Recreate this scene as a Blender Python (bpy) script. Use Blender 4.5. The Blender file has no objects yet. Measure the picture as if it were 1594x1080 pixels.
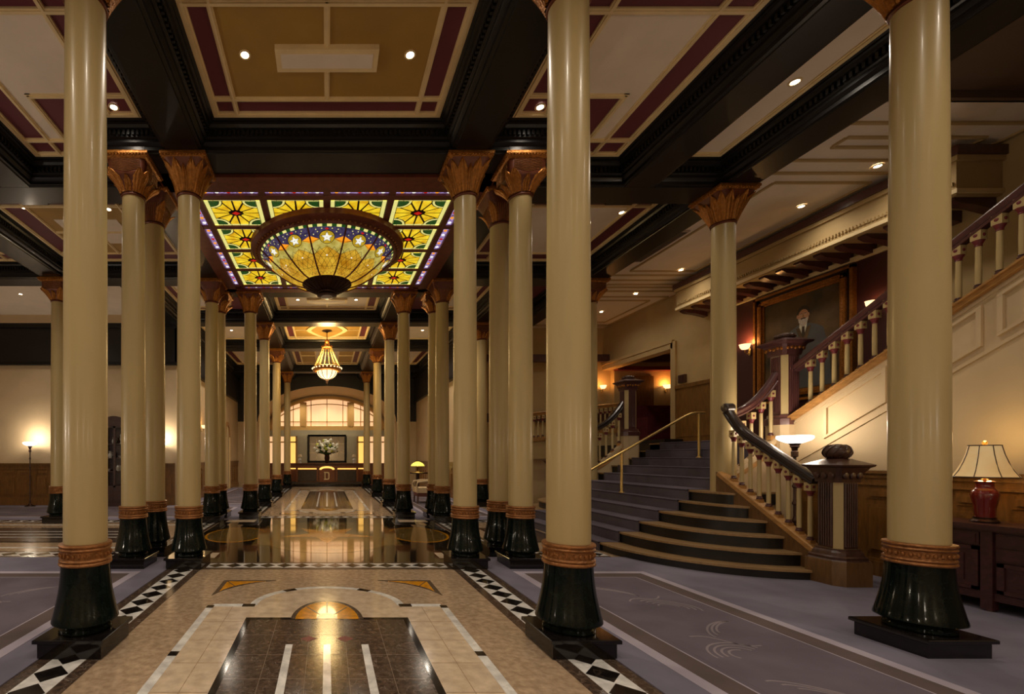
import bpy, math, random
from mathutils import Vector, Matrix
random.seed(7)
PI = math.pi
col = bpy.context.scene.collection
sc = bpy.context.scene

# ------------------------------------------------------------------ materials
def lin(c):
    return tuple(((v/255)/12.92 if v/255 <= .04045 else ((v/255+.055)/1.055)**2.4) for v in c) + (1.0,)

def new_mat(name):
    m = bpy.data.materials.new(name); m.use_nodes = True
    nt = m.node_tree
    return m, nt, nt.nodes['Principled BSDF']

def coords(nt, scale=(1, 1, 1)):
    tc = nt.nodes.new('ShaderNodeTexCoord'); mp = nt.nodes.new('ShaderNodeMapping')
    mp.inputs['Scale'].default_value = scale
    nt.links.new(tc.outputs['Object'], mp.inputs['Vector'])
    return mp.outputs['Vector']

def mat(name, rgb, rough=.5, metal=0, coat=0, noise=(6, .12), stretch=(1, 1, 1), bump=None, emit=None, spec=.5, rgb2=None):
    m, nt, b = new_mat(name)
    v = coords(nt, stretch)
    n = nt.nodes.new('ShaderNodeTexNoise'); n.inputs['Scale'].default_value = noise[0]; n.inputs['Detail'].default_value = 5
    nt.links.new(v, n.inputs['Vector'])
    r = nt.nodes.new('ShaderNodeValToRGB')
    c = lin(rgb)
    k = noise[1]
    c2 = lin(rgb2) if rgb2 else tuple(min(1, x*(1+k)) for x in c[:3])+(1,)
    c1 = tuple(x*(1-k) for x in c[:3])+(1,)
    r.color_ramp.elements[0].color = c1; r.color_ramp.elements[0].position = .3
    r.color_ramp.elements[1].color = c2; r.color_ramp.elements[1].position = .72
    nt.links.new(n.outputs['Fac'], r.inputs['Fac'])
    nt.links.new(r.outputs['Color'], b.inputs['Base Color'])
    b.inputs['Roughness'].default_value = rough; b.inputs['Metallic'].default_value = metal
    b.inputs['Coat Weight'].default_value = coat; b.inputs['Coat Roughness'].default_value = .12
    b.inputs['Specular IOR Level'].default_value = spec
    if bump:
        nb = nt.nodes.new('ShaderNodeTexNoise'); nb.inputs['Scale'].default_value = bump[0]
        nt.links.new(v, nb.inputs['Vector'])
        bp = nt.nodes.new('ShaderNodeBump'); bp.inputs['Strength'].default_value = bump[1]; bp.inputs['Distance'].default_value = .02
        nt.links.new(nb.outputs['Fac'], bp.inputs['Height']); nt.links.new(bp.outputs['Normal'], b.inputs['Normal'])
    if emit:
        nt.links.new(r.outputs['Color'], b.inputs['Emission Color']); b.inputs['Emission Strength'].default_value = emit
    return m

def glow(name, rgb, strength):
    m, nt, b = new_mat(name)
    b.inputs['Base Color'].default_value = lin(rgb); b.inputs['Emission Color'].default_value = lin(rgb)
    b.inputs['Emission Strength'].default_value = strength; b.inputs['Roughness'].default_value = .3
    return m

def marble(name, rgb, vein, scale=5, width=.06, rough=.12, amt=.25, blotch=None):
    m, nt, b = new_mat(name)
    v = coords(nt)
    n = nt.nodes.new('ShaderNodeTexNoise'); n.inputs['Scale'].default_value = scale; n.inputs['Detail'].default_value = 8; n.inputs['Distortion'].default_value = .6
    n2 = nt.nodes.new('ShaderNodeTexNoise'); n2.inputs['Scale'].default_value = scale*2.3; n2.inputs['Detail'].default_value = 6
    nt.links.new(v, n.inputs['Vector']); nt.links.new(v, n2.inputs['Vector'])
    r = nt.nodes.new('ShaderNodeValToRGB'); e = r.color_ramp.elements
    e[0].color = (0, 0, 0, 1); e[0].position = .5-width; e[1].color = (0, 0, 0, 1); e[1].position = .5+width
    x = e.new(.5); x.color = (1, 1, 1, 1)
    nt.links.new(n.outputs['Fac'], r.inputs['Fac'])
    r2 = nt.nodes.new('ShaderNodeValToRGB'); c = lin(rgb); cb = lin(blotch) if blotch else tuple(min(1, q*1.25) for q in c[:3])+(1,)
    r2.color_ramp.elements[0].color = tuple(q*.8 for q in c[:3])+(1,); r2.color_ramp.elements[0].position = .35
    r2.color_ramp.elements[1].color = cb; r2.color_ramp.elements[1].position = .68
    nt.links.new(n2.outputs['Fac'], r2.inputs['Fac'])
    mu = nt.nodes.new('ShaderNodeMath'); mu.operation = 'MULTIPLY'; mu.inputs[1].default_value = amt
    nt.links.new(r.outputs['Color'], mu.inputs[0])
    mx = nt.nodes.new('ShaderNodeMix'); mx.data_type = 'RGBA'
    nt.links.new(mu.outputs[0], mx.inputs['Factor']); nt.links.new(r2.outputs['Color'], mx.inputs['A'])
    mx.inputs['B'].default_value = lin(vein)
    nt.links.new(mx.outputs['Result'], b.inputs['Base Color'])
    b.inputs['Roughness'].default_value = rough
    nb = nt.nodes.new('ShaderNodeTexNoise'); nb.inputs['Scale'].default_value = 2.2
    nt.links.new(v, nb.inputs['Vector'])
    bp = nt.nodes.new('ShaderNodeBump'); bp.inputs['Strength'].default_value = .03; bp.inputs['Distance'].default_value = .02
    nt.links.new(nb.outputs['Fac'], bp.inputs['Height']); nt.links.new(bp.outputs['Normal'], b.inputs['Normal'])
    return m

def carpet_mat(name, rgb, light, pattern):
    m, nt, b = new_mat(name)
    v = coords(nt)
    n = nt.nodes.new('ShaderNodeTexNoise'); n.inputs['Scale'].default_value = 1.6; n.inputs['Detail'].default_value = 8
    nt.links.new(v, n.inputs['Vector'])
    r = nt.nodes.new('ShaderNodeValToRGB'); c = lin(rgb)
    r.color_ramp.elements[0].color = tuple(q*.82 for q in c[:3])+(1,); r.color_ramp.elements[0].position = .35
    r.color_ramp.elements[1].color = tuple(min(1, q*1.14) for q in c[:3])+(1,); r.color_ramp.elements[1].position = .65
    nt.links.new(n.outputs['Fac'], r.inputs['Fac'])
    out = r.outputs['Color']
    if pattern:
        vo = nt.nodes.new('ShaderNodeTexVoronoi'); vo.inputs['Scale'].default_value = 1.7; vo.inputs['Randomness'].default_value = .75
        nz = nt.nodes.new('ShaderNodeTexNoise'); nz.inputs['Scale'].default_value = 2.5
        nt.links.new(v, nz.inputs['Vector'])
        ad = nt.nodes.new('ShaderNodeVectorMath'); ad.operation = 'MULTIPLY_ADD'
        nt.links.new(nz.outputs['Color'], ad.inputs[0]); ad.inputs[1].default_value = (.3, .3, 0); nt.links.new(v, ad.inputs[2])
        nt.links.new(ad.outputs[0], vo.inputs['Vector'])
        s = nt.nodes.new('ShaderNodeMath'); s.operation = 'MULTIPLY'; s.inputs[1].default_value = 48
        nt.links.new(vo.outputs['Distance'], s.inputs[0])
        si = nt.nodes.new('ShaderNodeMath'); si.operation = 'SINE'; nt.links.new(s.outputs[0], si.inputs[0])
        g = nt.nodes.new('ShaderNodeMath'); g.operation = 'GREATER_THAN'; g.inputs[1].default_value = .8; nt.links.new(si.outputs[0], g.inputs[0])
        l = nt.nodes.new('ShaderNodeMath'); l.operation = 'LESS_THAN'; l.inputs[1].default_value = .5; nt.links.new(vo.outputs['Distance'], l.inputs[0])
        h = nt.nodes.new('ShaderNodeMath'); h.operation = 'GREATER_THAN'; h.inputs[1].default_value = .5; nt.links.new(nz.outputs['Fac'], h.inputs[0])
        p = nt.nodes.new('ShaderNodeMath'); p.operation = 'MULTIPLY'; nt.links.new(g.outputs[0], p.inputs[0]); nt.links.new(l.outputs[0], p.inputs[1])
        p3 = nt.nodes.new('ShaderNodeMath'); p3.operation = 'MULTIPLY'; nt.links.new(p.outputs[0], p3.inputs[0]); nt.links.new(h.outputs[0], p3.inputs[1])
        p2 = nt.nodes.new('ShaderNodeMath'); p2.operation = 'MULTIPLY'; p2.inputs[1].default_value = .2; nt.links.new(p3.outputs[0], p2.inputs[0])
        mx = nt.nodes.new('ShaderNodeMix'); mx.data_type = 'RGBA'; nt.links.new(p2.outputs[0], mx.inputs['Factor'])
        nt.links.new(out, mx.inputs['A']); mx.inputs['B'].default_value = lin(light); out = mx.outputs['Result']
    nt.links.new(out, b.inputs['Base Color'])
    b.inputs['Roughness'].default_value = .95; b.inputs['Specular IOR Level'].default_value = .1
    fb = nt.nodes.new('ShaderNodeTexNoise'); fb.inputs['Scale'].default_value = 260
    nt.links.new(v, fb.inputs['Vector'])
    bp = nt.nodes.new('ShaderNodeBump'); bp.inputs['Strength'].default_value = .35; bp.inputs['Distance'].default_value = .004
    nt.links.new(fb.outputs['Fac'], bp.inputs['Height']); nt.links.new(bp.outputs['Normal'], b.inputs['Normal'])
    return m

M = {}
M['cream'] = mat('cream_lacquer', (188, 167, 118), .34, coat=.12, noise=(3, .05), stretch=(3, 3, .5))
M['bell'] = marble('green_black_marble', (13, 21, 19), (40, 54, 48), 9, .03, .1, .2)
M['plinth'] = marble('black_granite', (20, 17, 17), (60, 52, 48), 14, .03, .1, .2)
M['bell'].node_tree.nodes['Principled BSDF'].inputs['Specular IOR Level'].default_value = .22
M['copper'] = mat('gilded_copper', (146, 96, 52), .38, .55, noise=(30, .25), bump=(60, .3))
M['gold'] = mat('gold_leaf', (166, 108, 44), .36, .6, noise=(30, .3), bump=(80, .35))
M['capred'] = mat('maroon_brown_capital', (104, 54, 34), .4, .2, noise=(20, .2))
M['black'] = mat('black_lacquered_wood', (20, 19, 20), .36, coat=.08, spec=.35, noise=(8, .2), stretch=(1, 1, 4))
M['maroon'] = mat('maroon_ceiling_paint', (104, 44, 54), .6, noise=(4, .08))
M['beige'] = mat('beige_moulding_paint', (236, 214, 164), .5, noise=(8, .06))
M['ochre'] = mat('ochre_ceiling_paint', (172, 136, 64), .6, noise=(3, .08))
M['white'] = mat('warm_white_plaster', (236, 224, 208), .7, noise=(3, .04))
M['plaster'] = mat('cream_wall_plaster', (200, 178, 142), .75, noise=(2.5, .06))
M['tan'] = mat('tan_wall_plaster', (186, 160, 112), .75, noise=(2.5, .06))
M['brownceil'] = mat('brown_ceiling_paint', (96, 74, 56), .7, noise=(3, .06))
M['oak'] = mat('dark_oak', (122, 84, 38), .38, noise=(5, .3), stretch=(6, 6, 1), bump=(40, .08))
M['oakl'] = mat('stringer_oak', (168, 124, 70), .4, noise=(5, .25), stretch=(2, 2, 6))
M['walnut'] = mat('walnut', (74, 50, 40), .35, noise=(6, .3), stretch=(6, 6, 1))
M['mahog'] = mat('mahogany_purple_brown', (80, 46, 44), .32, coat=.25, noise=(6, .2), stretch=(4, 4, 1))
M['darkrail'] = mat('dark_handrail_wood', (52, 42, 38), .28, coat=.4, noise=(6, .2))
M['chest'] = mat('dark_rosewood', (62, 32, 30), .35, coat=.2, noise=(5, .35), stretch=(1, 5, 5))
M['maroonwall'] = mat('maroon_wall_covering', (68, 26, 28), .6, noise=(2, .1))
M['brass'] = mat('polished_brass', (218, 186, 116), .3, .95, noise=(10, .04))
M['bronze'] = mat('dark_bronze', (66, 46, 38), .35, .8, noise=(20, .25))
M['rosette'] = mat('maroon_accent', (110, 38, 44), .45, noise=(20, .2))
M['mbeige'] = marble('beige_marble', (176, 150, 122), (146, 118, 92), 9, .06, .14, .3, blotch=(192, 167, 138))
M['mcream'] = marble('cream_marble', (212, 190, 162), (196, 168, 138), 5, .06, .12, .2, blotch=(220, 199, 172))
M['memp'] = marble('brown_emperador_marble', (62, 49, 41), (205, 190, 175), 11, .006, .15, .4, blotch=(94, 76, 63))
M['mblack'] = marble('black_marble', (22, 18, 17), (90, 76, 64), 6, .02, .09, .3)
M['mwhite'] = marble('white_marble', (222, 220, 216), (170, 168, 165), 4, .03, .12, .3)
M['mamber'] = marble('amber_marble', (226, 152, 14), (160, 96, 10), 8, .05, .14, .25)
M['joint'] = mat('tile_joint', (112, 94, 80), .5)
M['newelb'] = mat('newel_base_oak', (104, 74, 42), .4, noise=(5, .25), stretch=(6, 6, 1))
M['mdark'] = marble('dark_brown_marble', (34, 26, 19), (110, 84, 54), 5, .02, .06, .3, blotch=(48, 36, 25))
M['molive'] = marble('olive_onyx_marble', (112, 88, 44), (150, 120, 60), 5, .05, .07, .3)
for k_ in ('molive', 'mdark', 'mamber'):
    q_ = M[k_].node_tree.nodes['Principled BSDF']; q_.inputs['Coat Weight'].default_value = .7; q_.inputs['Coat Roughness'].default_value = .04
    # M['molive'].node
M['carpet'] = carpet_mat('slate_lavender_carpet', (120, 116, 132), (170, 160, 165), False)
M['carpetf'] = carpet_mat('patterned_carpet_field', (104, 96, 106), (200, 188, 190), False)
M['carpetsw'] = carpet_mat('carpet_swirl', (138, 128, 134), (190, 176, 176), False)
M['carpetl'] = carpet_mat('pale_carpet_band', (168, 160, 174), (190, 176, 176), False)
M['carpeto'] = carpet_mat('olive_carpet_band', (98, 86, 84), (190, 176, 176), False)
M['runner'] = carpet_mat('stair_carpet', (98, 91, 102), (150, 140, 150), False)
M['tread'] = mat('worn_oak_tread', (150, 120, 82), .35, noise=(6, .2), stretch=(1, 6, 1))
M['riser'] = mat('near_black_riser', (24, 20, 18), .4, noise=(8, .3))
M['navy'] = mat('navy_glass', (52, 46, 92), .3, noise=(30, .5), emit=.55, rgb2=(92, 84, 130))
M['gy'] = mat('yellow_opal_glass', (238, 178, 12), .25, noise=(7, .3), emit=1.0, rgb2=(248, 222, 50))
M['glime'] = mat('pale_lime_glass', (196, 178, 70), .3, noise=(12, .2), emit=.7, rgb2=(222, 210, 120))
M['gdisc'] = mat('gold_disc_glass', (200, 168, 40), .3, noise=(20, .25), emit=.7)
M['gy2'] = mat('golden_dome_glass', (196, 128, 12), .25, noise=(5, .35), emit=.95, rgb2=(226, 186, 60))
M['gpale'] = glow('pale_lemon_glass', (236, 232, 140), .85)
M['gwhite'] = glow('white_star_glass', (244, 246, 238), 1.1)
M['ggreen'] = mat('green_glass', (30, 84, 30), .3, noise=(30, .5), emit=.55)
M['gred'] = glow('ruby_glass', (190, 26, 18), .9)
M['gviolet'] = mat('violet_glass', (112, 50, 118), .3, noise=(40, .6), emit=1.0, rgb2=(190, 170, 235))
M['gorange'] = glow('orange_glass', (246, 150, 30), 1.1)
M['lead'] = mat('dark_lead_came', (44, 22, 16), .5, .3, noise=(20, .2))
M['frame'] = mat('maroon_bronze_frame', (112, 58, 42), .42, .3, noise=(12, .2))
M['lamp'] = glow('downlight_lens', (255, 244, 226), 14)
M['opal'] = glow('opal_lamp_glass', (255, 248, 240), 3)
M['opal2'] = glow('warm_bowl_glass', (255, 232, 178), 1.7)
M['shade'] = mat('pleated_silk_shade', (250, 208, 140), .8, noise=(3, .2), emit=.25, rgb2=(250, 224, 170))
M['sconce'] = glow('sconce_glass', (255, 206, 150), 2.2)
M['window'] = mat('lit_frosted_window', (255, 206, 154), .5, noise=(1.5, .1), stretch=(8, 1, .4), emit=.85)
M['doorlit'] = glow('lit_doorway', (255, 204, 104), 1.1)
M['strip'] = glow('desk_light_strip', (255, 196, 96), 1.6)
M['pier'] = mat('grey_green_pier_paint', (178, 170, 142), .6, noise=(3, .05))
M['archgold'] = mat('golden_arch_paint', (212, 170, 98), .5, noise=(3, .06))
M['mirror'] = mat('mirror_silver', (190, 186, 178), .04, 1, noise=(2, .03))
M['deskdk'] = mat('dark_leather_panel', (58, 48, 36), .45, noise=(10, .15))
M['deskw'] = mat('desk_mahogany', (110, 62, 30), .32, coat=.3, noise=(6, .25), stretch=(1, 1, 5))
M['letter'] = mat('pale_letter', (214, 196, 150), .4)
M['leaf'] = mat('leaf_green', (58, 86, 34), .5, noise=(12, .3))
M['petal'] = mat('white_petal', (232, 232, 214), .6, noise=(12, .1))
M['petaly'] = mat('lime_petal', (190, 200, 70), .6, noise=(12, .2))
M['redvase'] = mat('oxblood_ceramic', (106, 28, 20), .15, coat=.5, noise=(4, .2))
M['canvas'] = mat('portrait_background_paint', (42, 33, 24), .5, noise=(1.6, .5), rgb2=(128, 98, 60))
M['suit'] = mat('portrait_suit_paint', (88, 92, 96), .5, noise=(4, .2))
M['skin'] = mat('portrait_skin_paint', (214, 160, 124), .5, noise=(30, .15))
M['hairp'] = mat('portrait_hair_paint', (60, 44, 36), .5, noise=(30, .2))
M['beardp'] = mat('portrait_beard_paint', (206, 196, 184), .5, noise=(40, .15))
M['leather'] = mat('brown_leather', (92, 44, 26), .42, noise=(20, .2), bump=(60, .1))
M['linen'] = mat('pale_linen', (206, 184, 146), .8, noise=(20, .08))
M['redvelvet'] = mat('dark_red_velvet', (92, 24, 32), .8, noise=(8, .25))
M['vent'] = mat('vent_grille_paint', (170, 156, 140), .6)
M['ventd'] = mat('vent_shadow_metal', (104, 92, 82), .7)
M['glassw'] = mat('pale_glassware', (200, 200, 196), .1, noise=(5, .05))
M['lampgreen'] = glow('yellow_green_lamp_glass', (238, 214, 90), 1.6)
M['black2'] = mat('frieze_black_paint', (26, 22, 22), .45, noise=(4, .15))

# ------------------------------------------------------------------ mesh builder
class MB:
    def __init__(s):
        s.v = []; s.f = []; s.m = []; s.T = Matrix.Identity(4); s.mats = []
    def mi(s, m):
        if m not in s.mats: s.mats.append(m)
        return s.mats.index(m)
    def add(s, vs, fs, m):
        b = len(s.v); k = s.mi(m)
        s.v += [tuple(s.T @ Vector(p)) for p in vs]
        for f in fs: s.f.append([b+i for i in f]); s.m.append(k)
    def box(s, x0, x1, y0, y1, z0, z1, m):
        x0, x1 = min(x0, x1), max(x0, x1); y0, y1 = min(y0, y1), max(y0, y1); z0, z1 = min(z0, z1), max(z0, z1)
        s.add([(x0,y0,z0),(x1,y0,z0),(x1,y1,z0),(x0,y1,z0),(x0,y0,z1),(x1,y0,z1),(x1,y1,z1),(x0,y1,z1)],
              [(0,3,2,1),(4,5,6,7),(0,1,5,4),(1,2,6,5),(2,3,7,6),(3,0,4,7)], m)
    def lathe(s, prof, m, n=24, c=(0,0,0), caps=True, a0=0, sq=None):
        vs = []
        for r, z in prof:
            for i in range(n):
                a = a0+2*PI*i/n
                vs.append((c[0]+r*math.cos(a), c[1]+r*math.sin(a), c[2]+z))
        fs = []
        for j in range(len(prof)-1):
            for i in range(n):
                fs.append((j*n+i, j*n+(i+1)%n, (j+1)*n+(i+1)%n, (j+1)*n+i))
        if caps:
            fs.append(tuple(range(n-1, -1, -1))); fs.append(tuple((len(prof)-1)*n+i for i in range(n)))
        s.add(vs, fs, m)
    def sqlathe(s, prof, m, c=(0,0,0), ch=0):          # square plan, optional chamfer
        vs = []; n = 8 if ch else 4
        for h, z in prof:
            if ch:
                q = ch
                pts = [(h,-h+q),(h,h-q),(h-q,h),(-h+q,h),(-h,h-q),(-h,-h+q),(-h+q,-h),(h-q,-h)]
            else: pts = [(h,-h),(h,h),(-h,h),(-h,-h)]
            vs += [(c[0]+x, c[1]+y, c[2]+z) for x, y in pts]
        fs = []
        for j in range(len(prof)-1):
            for i in range(n): fs.append((j*n+i, j*n+(i+1)%n, (j+1)*n+(i+1)%n, (j+1)*n+i))
        fs.append(tuple(range(n-1,-1,-1))); fs.append(tuple((len(prof)-1)*n+i for i in range(n)))
        s.add(vs, fs, m)
    def tube(s, pts, r, m, n=8, prof=None):            # round tube or custom (side, up) profile along a path
        pts = [Vector(p) for p in pts]; vs = []
        N = n if prof is None else len(prof)
        for i, p in enumerate(pts):
            d = (pts[min(i+1, len(pts)-1)]-pts[max(i-1, 0)]).normalized()
            up = Vector((0,0,1)) if abs(d.z) < .95 else Vector((0,1,0))
            sd = d.cross(up).normalized(); u = sd.cross(d).normalized()
            rr = r[i] if isinstance(r, (list, tuple)) else r
            for k in range(N):
                if prof is None:
                    a = 2*PI*k/N; q = p+sd*rr*math.cos(a)+u*rr*math.sin(a)
                else: q = p+sd*prof[k][0]+u*prof[k][1]
                vs.append(tuple(q))
        fs = []
        for j in range(len(pts)-1):
            for k in range(N): fs.append((j*N+k, j*N+(k+1)%N, (j+1)*N+(k+1)%N, (j+1)*N+k))
        fs.append(tuple(range(N-1,-1,-1))); fs.append(tuple((len(pts)-1)*N+k for k in range(N)))
        s.add(vs, fs, m)
    def prism(s, poly, z0, z1, m, axis='z', mtop=None):  # poly in plane, extruded along axis
        def P(a, b, c):
            return (a,b,c) if axis == 'z' else ((c,a,b) if axis == 'x' else (a,c,b))
        n = len(poly)
        vs = [P(a,b,z0) for a,b in poly]+[P(a,b,z1) for a,b in poly]
        ar = sum(poly[i][0]*poly[(i+1)%n][1]-poly[(i+1)%n][0]*poly[i][1] for i in range(n))
        fl = (ar > 0) != (axis == 'y')
        o = [tuple(range(n-1,-1,-1)), tuple(range(n,2*n))] + [(i,(i+1)%n,n+(i+1)%n,n+i) for i in range(n)]
        if not fl: o = [tuple(reversed(f)) for f in o]
        if (z1 < z0): o = [tuple(reversed(f)) for f in o]
        if mtop is None: s.add(vs, o, m)
        else:
            s.add(vs, [o[0]]+o[2:], m); s.add(vs, [o[1]], mtop)
    def ball(s, c, r, m, n=12, k=8):
        rx, ry, rz = r if isinstance(r, (list, tuple)) else (r,r,r)
        vs = []; 
        for j in range(k+1):
            t = PI*j/k
            for i in range(n):
                a = 2*PI*i/n
                vs.append((c[0]+rx*max(.02, math.sin(t))*math.cos(a), c[1]+ry*max(.02, math.sin(t))*math.sin(a), c[2]-rz*math.cos(t)))
        fs = [(j*n+i, j*n+(i+1)%n, (j+1)*n+(i+1)%n, (j+1)*n+i) for j in range(k) for i in range(n)]
        fs.append(tuple(range(n-1,-1,-1))); fs.append(tuple(k*n+i for i in range(n)))
        s.add(vs, fs, m)
    def grid(s, fn, nu, nv, m, flip=False):
        vs = [tuple(fn(i/nu, j/nv)) for j in range(nv+1) for i in range(nu+1)]
        fs = []
        for j in range(nv):
            for i in range(nu):
                a = j*(nu+1)+i; q = (a, a+1, a+nu+2, a+nu+1)
                fs.append(tuple(reversed(q)) if flip else q)
        s.add(vs, fs, m)
    def build(s, name, parent=None, sharp=38):
        me = bpy.data.meshes.new(name)
        off = Vector((0,0,0)); p = parent
        while p is not None: off += p.location; p = p.parent
        me.from_pydata([tuple(Vector(q)-off) for q in s.v], [], s.f)
        for m in s.mats: me.materials.append(M[m])
        me.polygons.foreach_set('material_index', s.m)
        me.polygons.foreach_set('use_smooth', [True]*len(s.f))
        me.update()
        me.set_sharp_from_angle(angle=math.radians(sharp))
        o = bpy.data.objects.new(name, me); col.objects.link(o)
        if parent is not None: o.parent = parent
        return o

def tag(o, label=None, cat=None, group=None, kind=None):
    if label: o['label'] = label
    if cat: o['category'] = cat
    if group: o['group'] = group
    if kind: o['kind'] = kind
    return o
def thing(name, label, cat, loc=(0,0,0), group=None, kind='thing'):
    o = bpy.data.objects.new(name, None); col.objects.link(o); o.location = loc; o.empty_display_size = .1
    return tag(o, label, cat, group, kind)
def struct(name, loc=(0,0,0)):
    o = bpy.data.objects.new(name, None); col.objects.link(o); o.location = loc; o['kind'] = 'structure'; o.empty_display_size = .1
    return o
KIDS = {}
def copy_tree(o, parent=None):
    c = o.copy(); col.objects.link(c)
    if parent is not None: c.parent = parent
    for ch in [x for x in bpy.data.objects if x.parent == o]: copy_tree(ch, c)
    return c
def point(name, loc, w, rgb=(255, 226, 186), r=.06, parent=None):
    l = bpy.data.lights.new(name, 'POINT'); l.energy = w; l.color = lin(rgb)[:3]; l.shadow_soft_size = r
    o = bpy.data.objects.new(name, l); col.objects.link(o)
    if parent is not None:
        o.parent = parent; o.location = Vector(loc)-parent.location
    else: o.location = loc
    return o
def spot(name, loc, w, rgb=(255, 239, 218), ang=140, blend=1, r=.05, parent=None, rot=(0,0,0)):
    l = bpy.data.lights.new(name, 'SPOT'); l.energy = w; l.color = lin(rgb)[:3]; l.shadow_soft_size = r
    l.spot_size = math.radians(ang); l.spot_blend = blend
    o = bpy.data.objects.new(name, l); col.objects.link(o); o.rotation_euler = rot
    if parent is not None:
        o.parent = parent; o.location = Vector(loc)-parent.location
    else: o.location = loc
    return o
# ------------------------------------------------------------------ camera
F = 710.0
cam = bpy.data.cameras.new('camera'); cam.sensor_width = 36; cam.lens = F/1594*36
cam.shift_x = (797-509)/1594; cam.shift_y = (711-540)/1594; cam.clip_start = .05; cam.clip_end = 100
co = bpy.data.objects.new('camera', cam); col.objects.link(co)
co.location = (0, 0, 1.3); co.rotation_euler = (PI/2, 0, 0); sc.camera = co

ZB, ZC = 4.81, 5.08          # beam soffit, coffer ceiling
YC = 7.66                    # middle of the crossing

# ------------------------------------------------------------------ floor
fl = struct('floor')
b = MB(); b.box(-10.2, 11.2, -3.2, 23, -.12, -.004, 'mbeige'); b.build('slab', fl)
def diamonds(mb, x0, x1, y0, y1, along, pitch, z):
    mb.box(x0, x1, y0, y1, z-.004, z, 'mwhite')
    if along == 'y':
        n = max(1, round((y1-y0)/pitch)); p = (y1-y0)/n; cx = (x0+x1)/2; h = (x1-x0)/2
        for i in range(n):
            c = y0+p*(i+.5); mb.prism([(cx-h*.96,c),(cx,c-p*.47),(cx+h*.96,c),(cx,c+p*.47)], z-.003, z+.0012, 'mblack')
    else:
        n = max(1, round((x1-x0)/pitch)); p = (x1-x0)/n; cy = (y0+y1)/2; h = (y1-y0)/2
        for i in range(n):
            c = x0+p*(i+.5); mb.prism([(c-p*.47,cy),(c,cy-h*.96),(c+p*.47,cy),(c,cy+h*.96)], z-.003, z+.0012, 'mblack')
b = MB()
for s in (-1, 1):                                        # borders along the nave
    for y0, y1 in ((-2.8, 5.33), (9.99, 19.3)):
        xs = sorted((s*1.464, s*1.85)); b.box(xs[0], xs[1], y0, y1, -.004, .0, 'memp')
        xs = sorted((s*1.545, s*1.762)); diamonds(b, xs[0], xs[1], y0, y1, 'y', .225, .0015)
    xs = sorted((s*2.14, s*2.5))                         # borders between the aisle columns
    b.box(xs[0], xs[1], 6.3, 9.02, -.004, 0, 'memp'); xs = sorted((s*2.21, s*2.43)); diamonds(b, xs[0], xs[1], 6.3, 9.02, 'y', .225, .0015)
    for yc in (6.1, 9.22):
        xs = sorted((s*2.55, s*(9.8 if s < 0 else 3.7))); b.box(xs[0], xs[1], yc-.19, yc+.19, -.004, 0, 'memp')
        diamonds(b, xs[0], xs[1], yc-.11, yc+.11, 'x', .225, .0015)
for yc in (5.46, 9.86):
    b.box(-1.45, 1.45, yc-.17, yc+.17, -.004, 0, 'memp'); diamonds(b, -1.42, 1.42, yc-.1, yc+.1, 'x', .2, .0015)
b.build('diamond_border', fl)

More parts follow.
